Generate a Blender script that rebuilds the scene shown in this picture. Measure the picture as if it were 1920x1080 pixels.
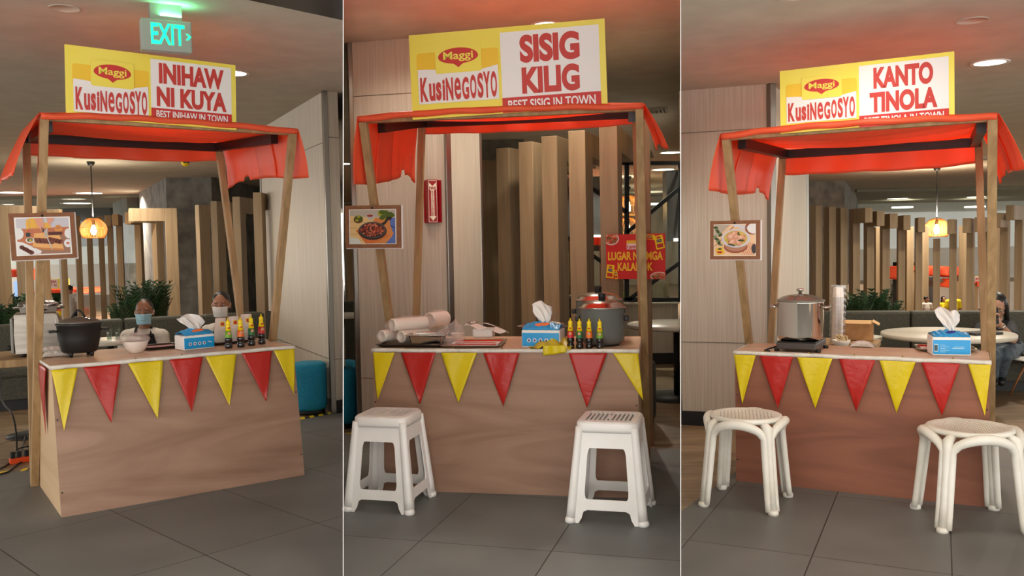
import bpy, bmesh, math, random
from mathutils import Vector, Matrix, noise
random.seed(7)
PI = math.pi
for _o in list(bpy.data.objects): bpy.data.objects.remove(_o)
SC = bpy.context.scene
COL = SC.collection

# ------------------------------------------------------------------ camera
F = 1650.0; CAMH = 1.1; PITCH = 0.04904; ROLL = -0.01896
cp, sp = math.cos(PITCH), math.sin(PITCH); cr, sr = math.cos(ROLL), math.sin(ROLL)
Rx = Matrix(((1, 0, 0), (0, cp, -sp), (0, sp, cp))); Ry = Matrix(((cr, 0, sr), (0, 1, 0), (-sr, 0, cr)))
RM = Ry @ Rx                      # rows: right, forward, up
RT = RM.transposed()
cam = bpy.data.cameras.new('camera'); cam.lens = F * 36 / 1920; cam.sensor_width = 36; cam.clip_start = 0.05; cam.clip_end = 100
co = bpy.data.objects.new('camera', cam); COL.objects.link(co)
r_, f_, u_ = RM[0], RM[1], RM[2]
co.matrix_world = Matrix(((r_[0], u_[0], -f_[0], 0), (r_[1], u_[1], -f_[1], 0), (r_[2], u_[2], -f_[2], CAMH), (0, 0, 0, 1)))
SC.camera = co

# ------------------------------------------------------------------ world, exposure
SC.view_settings.view_transform = 'Standard'; SC.view_settings.look = 'None'
SC.view_settings.exposure = 0.0; SC.view_settings.gamma = 1.0; SC.view_settings.use_curve_mapping = False
W = bpy.data.worlds.new('world'); SC.world = W; W.use_nodes = True
W.node_tree.nodes['Background'].inputs[0].default_value = (1.0, 0.965, 0.915, 1)
W.node_tree.nodes['Background'].inputs[1].default_value = 3.0

def lamp(kind, loc, power, color=(1, .90, .76), size=.1, spot=None, blend=.6, rot=(0, 0, 0), name='fixture_or_fill_light', sx=None):
    l = bpy.data.lights.new(name, kind); l.energy = power; l.color = color
    if kind == 'AREA':
        l.shape = 'RECTANGLE'; l.size = size; l.size_y = sx or size
    else: l.shadow_soft_size = size
    if kind == 'SPOT': l.spot_size = math.radians(spot or 120); l.spot_blend = blend
    o = bpy.data.objects.new(name, l); COL.objects.link(o); o.location = loc; o.rotation_euler = rot
    return o
CZ = {'L': 2.13, 'M': 2.29, 'R': 1.99}
# downward spots without fixtures over aisle and canopies, added to brighten pillars and cloth
for x, y, r, p in ((-1.1, 2.0, 'L', 8), (0.0, 1.9, 'M', 22), (1.3, 2.0, 'R', 13),
                   (-2.6, 3.0, 'L', 18), (2.7, 3.0, 'R', 14),
                   (-.55, 3.1, 'M', 24), (1.35, 3.3, 'R', 9), (0.35, 4.0, 'M', 10), (-1.55, 4.0, 'L', 8), (1.95, 4.0, 'R', 10)):
    lamp('SPOT', (x, y, CZ[r] - .03), p, size=.06, spot=150, blend=1)

# ------------------------------------------------------------------ pixel -> place
CAMP = Vector((0, 0, CAMH))
def ray(u, v): return RT @ Vector(((u - 960) / F, 1, (540 - v) / F))
def fl(u, v, z=0.0):
    d = ray(u, v); return CAMP + d * ((z - CAMH) / d.z)
def at(u, v, D):
    d = ray(u, v); return CAMP + d * (D / d.y)
def plane_hit(u, v, p, n):
    d = ray(u, v); return CAMP + d * ((Vector(p) - CAMP).dot(n) / d.dot(n))
def pxm(px, D): return px * D / F

# ------------------------------------------------------------------ materials
def lin(c):
    c = c / 255.0
    return c / 12.92 if c <= .04045 else ((c + .055) / 1.055) ** 2.4
def rgb(r, g, b): return (lin(r), lin(g), lin(b), 1)
def mat(name, col, rough=.6, metal=0, emit=None, es=1, spec=.5, trans=0, alpha=1, coat=0, sheen=0):
    m = bpy.data.materials.new(name); m.use_nodes = True
    b = m.node_tree.nodes['Principled BSDF']
    b.inputs['Base Color'].default_value = rgb(*col); b.inputs['Roughness'].default_value = rough
    b.inputs['Metallic'].default_value = metal; b.inputs['Specular IOR Level'].default_value = spec
    b.inputs['Transmission Weight'].default_value = trans; b.inputs['Alpha'].default_value = alpha
    b.inputs['Coat Weight'].default_value = coat
    if emit: b.inputs['Emission Color'].default_value = rgb(*emit); b.inputs['Emission Strength'].default_value = es
    return m
def noisy(name, c1, c2, scale=4, rough=.6, metal=0, stretch=(1, 1, 1), detail=4, bump=0, spec=.5, lo=.35, hi=.65, dist=0, rv=0, coat=0):
    m = mat(name, c1, rough, metal, spec=spec, coat=coat); nt = m.node_tree; N = nt.nodes; L = nt.links; b = N['Principled BSDF']
    tc = N.new('ShaderNodeTexCoord'); mp = N.new('ShaderNodeMapping'); mp.inputs['Scale'].default_value = stretch
    no = N.new('ShaderNodeTexNoise'); no.inputs['Scale'].default_value = scale; no.inputs['Detail'].default_value = detail; no.inputs['Distortion'].default_value = dist
    cr_ = N.new('ShaderNodeValToRGB'); cr_.color_ramp.elements[0].position = lo; cr_.color_ramp.elements[1].position = hi
    cr_.color_ramp.elements[0].color = rgb(*c1); cr_.color_ramp.elements[1].color = rgb(*c2)
    L.new(tc.outputs['Object'], mp.inputs[0]); L.new(mp.outputs[0], no.inputs[0]); L.new(no.outputs[0], cr_.inputs[0]); L.new(cr_.outputs[0], b.inputs['Base Color'])
    if bump:
        bp = N.new('ShaderNodeBump'); bp.inputs['Strength'].default_value = bump; bp.inputs['Distance'].default_value = .005
        L.new(no.outputs[0], bp.inputs['Height']); L.new(bp.outputs[0], b.inputs['Normal'])
    if rv:
        mr = N.new('ShaderNodeMapRange'); mr.inputs[3].default_value = rough - rv; mr.inputs[4].default_value = rough + rv
        L.new(no.outputs[0], mr.inputs[0]); L.new(mr.outputs[0], b.inputs['Roughness'])
    return m
def tile_mat(name, o, ang, sx, sy, c1, c2, cl):
    m = noisy(name, c1, c2, 2.2, .5, detail=6, lo=.3, hi=.7, rv=.08, spec=.35); nt = m.node_tree; N = nt.nodes; L = nt.links; b = N['Principled BSDF']
    src = b.inputs['Base Color'].links[0].from_socket
    tc = N.new('ShaderNodeTexCoord'); mp = N.new('ShaderNodeMapping'); mp.vector_type = 'TEXTURE'
    mp.inputs['Location'].default_value = (o[0], o[1], 0); mp.inputs['Rotation'].default_value = (0, 0, ang)
    L.new(tc.outputs['Object'], mp.inputs[0])
    sep = N.new('ShaderNodeSeparateXYZ'); L.new(mp.outputs[0], sep.inputs[0])
    outs = []; ids = []
    for i, s in ((0, sx), (1, sy)):
        d = N.new('ShaderNodeMath'); d.operation = 'DIVIDE'; d.inputs[1].default_value = s; L.new(sep.outputs[i], d.inputs[0])
        fr = N.new('ShaderNodeMath'); fr.operation = 'FRACT'; a = N.new('ShaderNodeMath'); a.operation = 'ADD'; a.inputs[1].default_value = .5
        flr = N.new('ShaderNodeMath'); flr.operation = 'FLOOR'; L.new(d.outputs[0], flr.inputs[0]); ids.append(flr)
        L.new(d.outputs[0], a.inputs[0]); L.new(a.outputs[0], fr.inputs[0])
        su = N.new('ShaderNodeMath'); su.operation = 'SUBTRACT'; su.inputs[1].default_value = .5; L.new(fr.outputs[0], su.inputs[0])
        ab = N.new('ShaderNodeMath'); ab.operation = 'ABSOLUTE'; L.new(su.outputs[0], ab.inputs[0])
        lt = N.new('ShaderNodeMath'); lt.operation = 'LESS_THAN'; lt.inputs[1].default_value = .0022 / s; L.new(ab.outputs[0], lt.inputs[0]); outs.append(lt)
    mx = N.new('ShaderNodeMath'); mx.operation = 'MAXIMUM'; L.new(outs[0].outputs[0], mx.inputs[0]); L.new(outs[1].outputs[0], mx.inputs[1])
    cb = N.new('ShaderNodeCombineXYZ'); L.new(ids[0].outputs[0], cb.inputs[0]); L.new(ids[1].outputs[0], cb.inputs[1])
    wn = N.new('ShaderNodeTexWhiteNoise'); L.new(cb.outputs[0], wn.inputs[0])
    hs = N.new('ShaderNodeHueSaturation'); mr = N.new('ShaderNodeMapRange'); mr.inputs[3].default_value = .9; mr.inputs[4].default_value = 1.08
    L.new(wn.outputs[0], mr.inputs[0]); L.new(mr.outputs[0], hs.inputs['Value']); L.new(src, hs.inputs['Color'])
    mix = N.new('ShaderNodeMix'); mix.data_type = 'RGBA'; L.new(mx.outputs[0], mix.inputs[0]); L.new(hs.outputs[0], mix.inputs[6]); mix.inputs[7].default_value = rgb(*cl)
    L.new(mix.outputs[2], b.inputs['Base Color'])
    return m
def wood_mat(name, c1, c2, scale=3, stretch=(1, 1, .12), rough=.55, dist=1.2, bump=.1, spec=.3):
    return noisy(name, c1, c2, scale, rough, stretch=stretch, detail=7, dist=dist, bump=bump, spec=spec, lo=.3, hi=.72)
def cloth_mat(name, col, trans=.5, rough=.45, alpha=1.0):
    m = bpy.data.materials.new(name); m.use_nodes = True; nt = m.node_tree; N = nt.nodes; L = nt.links
    b = N['Principled BSDF']; b.inputs['Base Color'].default_value = rgb(*col); b.inputs['Roughness'].default_value = rough
    t = N.new('ShaderNodeBsdfTranslucent'); t.inputs[0].default_value = rgb(*col)
    mx = N.new('ShaderNodeMixShader'); mx.inputs[0].default_value = trans
    L.new(b.outputs[0], mx.inputs[1]); L.new(t.outputs[0], mx.inputs[2])
    out = mx
    if alpha < 1:
        tr = N.new('ShaderNodeBsdfTransparent'); tr.inputs[0].default_value = rgb(*[min(255, c + 60) for c in col])
        m2 = N.new('ShaderNodeMixShader'); m2.inputs[0].default_value = alpha; L.new(tr.outputs[0], m2.inputs[1]); L.new(mx.outputs[0], m2.inputs[2]); out = m2
    tc = N.new('ShaderNodeTexCoord'); no = N.new('ShaderNodeTexNoise'); no.inputs['Scale'].default_value = 22; no.inputs['Detail'].default_value = 3; no.inputs['Distortion'].default_value = .8
    bp = N.new('ShaderNodeBump'); bp.inputs['Strength'].default_value = .25; bp.inputs['Distance'].default_value = .01
    L.new(tc.outputs['Object'], no.inputs[0]); L.new(no.outputs[0], bp.inputs['Height']); L.new(bp.outputs[0], b.inputs['Normal'])
    L.new(out.outputs[0], N['Material Output'].inputs[0]); return m
def glass_mat(name, tint=(235, 240, 238), fac=.08, rough=.02):
    m = bpy.data.materials.new(name); m.use_nodes = True; nt = m.node_tree; N = nt.nodes; L = nt.links; N.remove(N['Principled BSDF'])
    tr = N.new('ShaderNodeBsdfTransparent'); tr.inputs[0].default_value = rgb(*tint)
    gl = N.new('ShaderNodeBsdfGlossy'); gl.inputs['Roughness'].default_value = rough
    mx = N.new('ShaderNodeMixShader'); mx.inputs[0].default_value = fac; L.new(tr.outputs[0], mx.inputs[1]); L.new(gl.outputs[0], mx.inputs[2])
    L.new(mx.outputs[0], N['Material Output'].inputs[0]); return m

# ------------------------------------------------------------------ mesh builder
class MB:
    def __init__(s): s.bm = bmesh.new(); s.mi = 0; s.T = Matrix()
    def v(s, p): return s.bm.verts.new(s.T @ Vector(p))
    def face(s, vs, sm=False):
        try: f = s.bm.faces.new(vs)
        except ValueError: return None
        f.material_index = s.mi; f.smooth = sm; return f
    def box(s, c, d, rz=0, taper=1.0, R=None):
        M = Matrix.Translation(Vector(c)) @ (R.to_4x4() if R else Matrix.Rotation(rz, 4, 'Z'))
        x, y, z = [q / 2 for q in d]; vs = []
        for k, t in ((-z, 1), (z, taper)):
            for a, b in ((-x, -y), (x, -y), (x, y), (-x, y)): vs.append(s.v(M @ Vector((a * t, b * t, k))))
        for q in ((3, 2, 1, 0), (4, 5, 6, 7), (0, 1, 5, 4), (1, 2, 6, 5), (2, 3, 7, 6), (3, 0, 4, 7)): s.face([vs[i] for i in q])
        return s
    def bar(s, a, b, w, h, up=(0, 0, 1)):           # square section bar from a to b
        a, b = Vector(a), Vector(b); d = (b - a).normalized(); up = Vector(up)
        if abs(d.dot(up)) > .99: up = Vector((0, 1, 0))
        x = d.cross(up).normalized(); y = x.cross(d).normalized(); vs = []
        for p in (a, b):
            for i, j in ((-1, -1), (1, -1), (1, 1), (-1, 1)): vs.append(s.v(p + x * (i * w / 2) + y * (j * h / 2)))
        for q in ((3, 2, 1, 0), (4, 5, 6, 7), (0, 1, 5, 4), (1, 2, 6, 5), (2, 3, 7, 6), (3, 0, 4, 7)): s.face([vs[i] for i in q])
        return s
    def lathe(s, prof, seg=32, c=(0, 0, 0), axis=None, sx=1, sy=1, cap=True):
        M = Matrix.Translation(Vector(c))
        if axis is not None: M = M @ Vector(axis).normalized().to_track_quat('Z', 'Y').to_matrix().to_4x4()
        rows = []
        for r, z in prof:
            rows.append([s.v(M @ Vector((r * sx * math.cos(2 * PI * i / seg), r * sy * math.sin(2 * PI * i / seg), z))) for i in range(seg)])
        for a, b in zip(rows, rows[1:]):
            for i in range(seg): s.face([a[i], a[(i + 1) % seg], b[(i + 1) % seg], b[i]], True)
        if cap:
            if prof[0][0] > 1e-6: s.face(rows[0][::-1])
            if prof[-1][0] > 1e-6: s.face(rows[-1])
        return s
    def tube(s, pts, r, seg=10, closed=False, sy=1):
        pts = [Vector(p) for p in pts]; n = len(pts); rs = r if isinstance(r, (list, tuple)) else [r] * n; rows = []; x = None
        for i, p in enumerate(pts):
            if closed: d = (pts[(i + 1) % n] - pts[i - 1])
            else: d = pts[min(i + 1, n - 1)] - pts[max(i - 1, 0)]
            d = d.normalized() if d.length > 1e-9 else Vector((0, 0, 1))
            if x is None: x = d.orthogonal().normalized()
            else:
                x = (x - d * x.dot(d)); x = x.normalized() if x.length > 1e-6 else d.orthogonal().normalized()
            y = d.cross(x)
            rows.append([s.v(p + x * (rs[i] * math.cos(2 * PI * k / seg)) + y * (sy * rs[i] * math.sin(2 * PI * k / seg))) for k in range(seg)])
        m = n if closed else n - 1
        for i in range(m):
            a, b = rows[i], rows[(i + 1) % n]
            for k in range(seg): s.face([a[k], a[(k + 1) % seg], b[(k + 1) % seg], b[k]], True)
        if not closed: s.face(rows[0][::-1]); s.face(rows[-1])
        return s
    def capsule(s, a, b, r0, r1=None, seg=12):
        a, b = Vector(a), Vector(b); r1 = r0 if r1 is None else r1; d = b - a; L = d.length
        if L < 1e-6: d = Vector((0, 0, 1)); L = 1e-6
        d = d.normalized(); pr = []
        for k in range(0, 5): t = PI / 2 * k / 4; pr.append((max(r0 * math.sin(t), 1e-4), -r0 * math.cos(t)))
        for k in range(0, 5): t = PI / 2 * k / 4; pr.append((max(r1 * math.cos(t), 1e-4), L + r1 * math.sin(t)))
        return s.lathe(pr, seg, a, d)
    def ell(s, c, r, M=None, seg=20, rings=12):
        MM = Matrix.Translation(Vector(c)) @ (M.to_4x4() if M else Matrix()); rows = []
        for j in range(1, rings):
            t = PI * j / rings
            rows.append([s.v(MM @ Vector((r[0] * math.sin(t) * math.cos(2 * PI * i / seg), r[1] * math.sin(t) * math.sin(2 * PI * i / seg), r[2] * math.cos(t)))) for i in range(seg)])
        top = s.v(MM @ Vector((0, 0, r[2]))); bot = s.v(MM @ Vector((0, 0, -r[2])))
        for i in range(seg): s.face([top, rows[0][i], rows[0][(i + 1) % seg]], True); s.face([bot, rows[-1][(i + 1) % seg], rows[-1][i]], True)
        for a, b in zip(rows, rows[1:]):
            for i in range(seg): s.face([a[i], b[i], b[(i + 1) % seg], a[(i + 1) % seg]], True)
        return s
    def prism(s, poly, d, M=None, sm=False):         # poly: list of (x, y) extruded along local z from 0 to d
        M = M or Matrix(); a = [s.v(M @ Vector((x, y, 0))) for x, y in poly]; b = [s.v(M @ Vector((x, y, d))) for x, y in poly]
        s.face(a[::-1]); s.face(b); n = len(poly)
        for i in range(n): s.face([a[i], a[(i + 1) % n], b[(i + 1) % n], b[i]], sm)
        return s
    def grid(s, fn, nu, nv, sm=True):                # fn(a, b) with a, b in 0..1
        g = [[s.v(fn(i / nu, j / nv)) for i in range(nu + 1)] for j in range(nv + 1)]
        for j in range(nv):
            for i in range(nu): s.face([g[j][i], g[j][i + 1], g[j + 1][i + 1], g[j + 1][i]], sm)
        return s
    def text(s, body, w, h, M, depth=.001, bold=.0):
        c = bpy.data.curves.new('t', 'FONT'); c.body = body; c.size = 1; c.offset = bold; c.resolution_u = 6; c.fill_mode = 'FRONT'
        o = bpy.data.objects.new('t', c); COL.objects.link(o); bpy.context.view_layer.update()
        me = bpy.data.meshes.new_from_object(o.evaluated_get(bpy.context.evaluated_depsgraph_get()))
        bpy.data.objects.remove(o); bpy.data.curves.remove(c)
        vs = [v.co.copy() for v in me.vertices]
        if not vs: return s
        x0 = min(v.x for v in vs); x1 = max(v.x for v in vs); y0 = min(v.y for v in vs); y1 = max(v.y for v in vs)
        new = [s.v(M @ Vector(((v.x - x0) / (x1 - x0) * w, (v.y - y0) / (y1 - y0) * h, 0))) for v in vs]
        for p in me.polygons: s.face([new[i] for i in p.vertices])
        bpy.data.meshes.remove(me); return s
    def build(s, name, mats, parent=None, loc=(0, 0, 0), rz=0, bevel=0, solid=0, sub=0, smooth=False, kind=None, label=None):
        me = bpy.data.meshes.new(name); bmesh.ops.recalc_face_normals(s.bm, faces=s.bm.faces[:]) if not solid else None
        if smooth:
            for f in s.bm.faces: f.smooth = True
        s.bm.to_mesh(me); s.bm.free()
        for m in (mats if isinstance(mats, (list, tuple)) else [mats]): me.materials.append(m)
        o = bpy.data.objects.new(name, me); COL.objects.link(o); o.location = loc; o.rotation_euler = (0, 0, rz)
        if parent: o.parent = parent
        if solid: md = o.modifiers.new('s', 'SOLIDIFY'); md.thickness = solid; md.offset = 0
        if bevel: md = o.modifiers.new('b', 'BEVEL'); md.width = bevel; md.segments = 2; md.limit_method = 'ANGLE'; md.angle_limit = .7
        if sub: md = o.modifiers.new('ss', 'SUBSURF'); md.levels = sub; md.render_levels = sub
        if kind: o['kind'] = kind
        if label: o['label'] = label
        return o
def tag(o, label, cat, group=None, kind=None):
    if label: o['label'] = label
    if cat: o['category'] = cat
    if group: o['group'] = group
    if kind: o['kind'] = kind
    return o
def thing(name, label, cat, loc=(0, 0, 0), rz=0, group=None):
    o = bpy.data.objects.new(name, None); COL.objects.link(o); o.location = loc; o.rotation_euler = (0, 0, rz); o.empty_display_size = .05
    return tag(o, label, cat, group)
def dup(root, loc=None, rz=None, label=None, group=None):
    r = root.copy(); COL.objects.link(r)
    if loc is not None: r.location = loc
    if rz is not None: r.rotation_euler = (0, 0, rz)
    if label: r['label'] = label
    if group: r['group'] = group
    for ch in list(root.children):
        c = ch.copy(); COL.objects.link(c); c.parent = r
        for g in list(ch.children):
            d = g.copy(); COL.objects.link(d); d.parent = c
    return r
def bake(o):
    """apply the modifiers of a mesh object"""
    bpy.context.view_layer.update()
    me = bpy.data.meshes.new_from_object(o.evaluated_get(bpy.context.evaluated_depsgraph_get()))
    old = o.data; o.modifiers.clear(); o.data = me; bpy.data.meshes.remove(old)
    for p in me.polygons: p.use_smooth = True
    return o
def struct(o, kind='structure'): o['kind'] = kind; return o
def MXZ(x=0, y=0, z=0):   # text/prism plane standing upright, facing -y
    return Matrix.Translation((x, y, z)) @ Matrix.Rotation(PI / 2, 4, 'X')
def rrect(x0, y0, x1, y1, r, n=5):
    p = []
    for cx, cy, a in ((x1 - r, y0 + r, -PI / 2), (x1 - r, y1 - r, 0), (x0 + r, y1 - r, PI / 2), (x0 + r, y0 + r, PI)):
        for k in range(n + 1): t = a + PI / 2 * k / n; p.append((cx + r * math.cos(t), cy + r * math.sin(t)))
    return p
def oval(cx, cy, rx, ry, n=24, rot=0):
    return [(cx + rx * math.cos(t) * math.cos(rot) - ry * math.sin(t) * math.sin(rot), cy + rx * math.cos(t) * math.sin(rot) + ry * math.sin(t) * math.cos(rot)) for t in [2 * PI * k / n for k in range(n)]]

# ------------------------------------------------------------------ rooms (booth frames)
CAL = {'L': (0.61975, -1.09236, -4.13638, [1.06554, .55711, .62252, 1.06217, -.0888, 1.67073, .95969, .89401, 1.68665, -.09043]),
       'M': (-0.17771, 0.73348, -3.79775, [1.18985, .5543, .6381, 1.22811, -.0055, 1.68421, 1.13473, .80671, 1.76624, -.02351]),
       'R': (-0.47792, 0.4266, -3.99299, [1.0178, .65978, .59645, 1.0183, -.14569, 1.56285, .94489, .99177, 1.57241, .01287])}
class Booth:
    def __init__(s, k):
        s.k = k; s.yaw, s.cx, s.cy, s.d = CAL[k]
        s.R = Matrix.Rotation(s.yaw, 4, 'Z'); s.M = s.R @ Matrix.Translation((-s.cx, -s.cy, 0)); s.MI = s.M.inverted()
        s.org = s.M @ Vector((0, 0, 0)); s.W, s.D, s.H, s.Wc, s.yc, s.Zc, s.Wr, s.yr, s.Zr, s.yb = s.d; s.Dc = .37 if k == 'R' else s.D
    def w(s, p): return s.M @ Vector(p)
    def l(s, p): return s.MI @ Vector(p)
    def front(s, u, v, y=0.0):          # pixel -> local point on the plane local y = const
        n = (s.R @ Vector((0, 1, 0))); return s.l(plane_hit(u, v, s.w((0, y, 0)), n))
    def side(s, u, v, x):
        n = (s.R @ Vector((1, 0, 0))); return s.l(plane_hit(u, v, s.w((x, 0, 0)), n))
    def top(s, u, v): return fl(u, v, s.H)
B = {k: Booth(k) for k in 'LMR'}

def div_x(u, y, z):                     # the divider plane holds the image line u
    n = ray(u, 0).cross(ray(u, 1080)); return -(n.y * y + n.z * (z - CAMH)) / n.x
UL, UR = 643.6, 1276.3
def halfplane(p, q): # keeps the left of p->q
    p, q = Vector(p[:2]), Vector(q[:2]); d = (q - p).normalized(); return (Vector((p.x, p.y, 0)), Vector((d.y, -d.x, 0)))
def region(name, z, hp, m, thick=.05, up=True, x0=-14, x1=18, y0=.3, y1=26, label=None):
    bm = bmesh.new(); vs = [bm.verts.new((x, y, z)) for x, y in ((x0, y0), (x1, y0), (x1, y1), (x0, y1))]; bm.faces.new(vs)
    for p, n in hp:
        bmesh.ops.bisect_plane(bm, geom=bm.verts[:] + bm.edges[:] + bm.faces[:], plane_co=(p.x, p.y, z), plane_no=n, clear_outer=True)
    if bm.faces:
        g = bmesh.ops.extrude_face_region(bm, geom=bm.faces[:]); dz = -thick if up else thick
        for e in g['geom']:
            if isinstance(e, bmesh.types.BMVert): e.co.z += dz
    bmesh.ops.recalc_face_normals(bm, faces=bm.faces[:])
    me = bpy.data.meshes.new(name); bm.to_mesh(me); bm.free(); me.materials.append(m)
    o = bpy.data.objects.new(name, me); COL.objects.link(o); o['kind'] = 'structure'
    if label: o['label'] = label
    return o
def div_hp(u, z, keep_left):
    a = Vector((div_x(u, 1, z), 1, 0)); b = Vector((div_x(u, 20, z), 20, 0))
    return halfplane(a, b) if keep_left else halfplane(b, a)
def hp_room(k, z):
    if k == 'L': return [div_hp(UL, z, True)]
    if k == 'M': return [div_hp(UL, z, False), div_hp(UR, z, True)]
    return [div_hp(UR, z, False)]

# ------------------------------------------------------------------ shared materials
m_ceil = noisy('ceiling_paint', (196, 188, 172), (186, 178, 162), 6, .9, spec=.1)
m_wall = noisy('cream_laminate', (208, 198, 182), (192, 180, 162), 9, .5, stretch=(14, 14, .25), detail=5, spec=.35)
m_metal = mat('brushed_metal', (150, 146, 138), .28, 1)
m_black = mat('matte_black', (18, 17, 17), .5)
m_blackg = mat('gloss_black', (10, 10, 11), .18)
m_white = mat('white_paint', (225, 222, 215), .5)
m_conc = noisy('concrete', (92, 90, 84), (132, 128, 118), 5, .75, detail=8, bump=.15)
m_floorwood = wood_mat('floor_planks', (112, 92, 70), (158, 134, 104), 7, (.35, 4.5, 1), .4, .4, .02)
m_slat = wood_mat('slat_oak', (134, 112, 84), (162, 138, 106), 6, (3, 3, .22), .55, .8, .05)
m_lumber = wood_mat('pine_lumber', (146, 116, 78), (182, 150, 108), 9, (3, 3, .2), .6, .7, .05)
m_ply = wood_mat('plywood', (136, 102, 82), (170, 136, 114), 2.1, (.32, 1, 2.4), .5, 2.2, .02)
m_plyred = wood_mat('reddish_plywood', (122, 76, 58), (156, 100, 76), 2.1, (.32, 1, 2.6), .5, 2.0, .02)
m_plypale = wood_mat('pale_plywood', (192, 160, 122), (214, 184, 148), 2, (1, .32, 2.0), .55, 1.4, .02)
m_plytop = wood_mat('plywood_top', (204, 166, 136), (228, 194, 164), 2.4, (.3, 2.2, 1), .38, 1.2, .02)
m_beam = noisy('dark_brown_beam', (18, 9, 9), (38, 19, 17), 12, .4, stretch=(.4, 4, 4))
m_orange = cloth_mat('orange_plastic_sheet', (255, 122, 80), .5, .42)
m_yellowf = cloth_mat('yellow_pennant', (230, 204, 8), .2, .3)
m_redf = cloth_mat('red_pennant', (190, 30, 18), .2, .3)
m_tape = noisy('white_ribbon', (226, 218, 206), (206, 198, 186), 30, .5)
m_sofa = noisy('charcoal_upholstery', (66, 64, 54), (80, 78, 66), 60, .65, spec=.3)
m_teal = noisy('teal_fabric', (10, 118, 150), (16, 136, 168), 90, .8, bump=.1)
m_paper = mat('white_paper', (236, 230, 224), .6)
m_plastic = noisy('white_stool_plastic', (238, 234, 230), (226, 222, 216), 5, .35)
m_plastic2 = noisy('aged_white_plastic', (230, 226, 216), (212, 206, 192), 7, .42)
m_steel = mat('steel', (196, 192, 186), .22, 1)
m_steelb = noisy('brushed_steel', (168, 160, 150), (142, 134, 124), 3, .34, 1, stretch=(1, 1, 12))
m_foil = noisy('foil', (205, 200, 195), (170, 165, 160), 40, .25, 1, bump=.9, detail=6)
m_red = mat('print_red', (196, 44, 38), .55); m_redd = mat('print_dark_red', (192, 54, 46), .55)
m_yel = noisy('print_yellow', (234, 208, 62), (240, 222, 104), 1.2, .5)
m_yel2 = mat('print_golden_yellow', (236, 188, 42), .55); m_yelb = mat('bright_yellow', (244, 214, 10), .4)
m_prw = mat('print_white', (232, 224, 222), .55)
m_blue = mat('wrapper_blue', (14, 150, 214), .3); m_navy = mat('print_navy', (30, 34, 120), .5)
m_pin = mat('brass_pin', (150, 120, 50), .3, 1)
m_kraft = noisy('brown_card', (128, 82, 54), (140, 92, 62), 40, .8)
m_wrap = glass_mat('clear_wrap', (236, 232, 230), .22, .2)
m_clear = glass_mat('clear_glass', (228, 236, 232), .12, .03)
m_emit = mat('lit_diffuser', (255, 244, 220), .5, emit=(255, 244, 220), es=9)
m_farlight = mat('lit_panel', (255, 250, 240), .5, emit=(255, 246, 232), es=4)

# ------------------------------------------------------------------ floors, ceilings, dividers
tl = {'L': tile_mat('grey_tile_left', (-1.356, 4.011), math.radians(46.5), .478, .77, (100, 99, 96), (118, 116, 112), (52, 49, 45)),
      'M': tile_mat('grey_tile_middle', (-.19, 3.863), math.radians(-15.5), .505, .645, (100, 103, 101), (120, 122, 119), (54, 52, 48)),
      'R': tile_mat('grey_tile_right', (1.371, 3.717), math.radians(-26), .435, .79, (98, 96, 92), (116, 113, 108), (52, 48, 44))}
Lp, Lq = fl(0, 888), fl(643, 770)
Mp, Mq = fl(643, 813), fl(1276, 842)
Rv0, Rv1 = fl(1278, 958), fl(1378, 885); Rh = fl(1905, 838); Rhd = Vector((math.cos(math.radians(-24)), math.sin(math.radians(-24)), 0))
region('floor', 0, hp_room('L', 0) + [halfplane(Lq, Lp)], tl['L'], label='grey square floor tiles')
region('floor', 0, hp_room('M', 0) + [halfplane(Mq, Mp)], tl['M'], label='grey square floor tiles')
region('floor', 0, hp_room('R', 0) + [halfplane(Rv1, Rv0), halfplane(Rh, Rh - Rhd)], tl['R'], label='grey square floor tiles')
region('floor', 0, hp_room('L', 0) + [halfplane(Lp, Lq)], m_floorwood, label='brown wood plank floor')
region('floor', 0, hp_room('M', 0) + [halfplane(Mp, Mq)], m_floorwood, label='brown wood plank floor')
region('floor', 0, hp_room('R', 0) + [halfplane(Rv0, Rv1)], m_floorwood, label='brown wood plank floor')
region('floor', 0, hp_room('R', 0) + [halfplane(Rv1, Rv0), halfplane(Rh - Rhd, Rh)], m_floorwood, label='brown wood plank floor')
z = CZ['L']; Ka, Kb = fl(465, 0, z), fl(643, 38, z)
region('ceiling', z, hp_room('L', z) + [halfplane(Ka, Kb)], m_ceil, up=False, label='cream painted ceiling')
region('ceiling', z, hp_room('L', z) + [halfplane(Kb, Ka)], mat('black_gloss_ceiling', (5, 5, 5), .3, spec=.2), up=False, label='glossy black ceiling')
z = CZ['M']; region('ceiling', z, hp_room('M', z), m_ceil, up=False, label='cream painted ceiling')
z = CZ['R']; region('ceiling', z, hp_room('R', z), m_ceil, up=False, label='cream painted ceiling')
m_div = mat('divider_white', (214, 212, 210), .7)
for nm, u in (('wall_divider_left', UL), ('wall_divider_right', UR)):
    mb = MB(); t = .0014; zt = 2.45; y0, y1 = 2.75, 26
    vs = []
    for y in (y0, y1):
        for zz in (0, zt):
            for s in (-1, 1): vs.append(mb.v((div_x(u, y, zz) + s * t * (1 if y == y0 else 2.5), y, zz)))
    for q in ((0, 1, 3, 2), (4, 6, 7, 5), (0, 2, 6, 4), (1, 5, 7, 3), (0, 4, 5, 1), (2, 3, 7, 6)): mb.face([vs[i] for i in q])
    struct(mb.build(nm, m_div))

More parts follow.
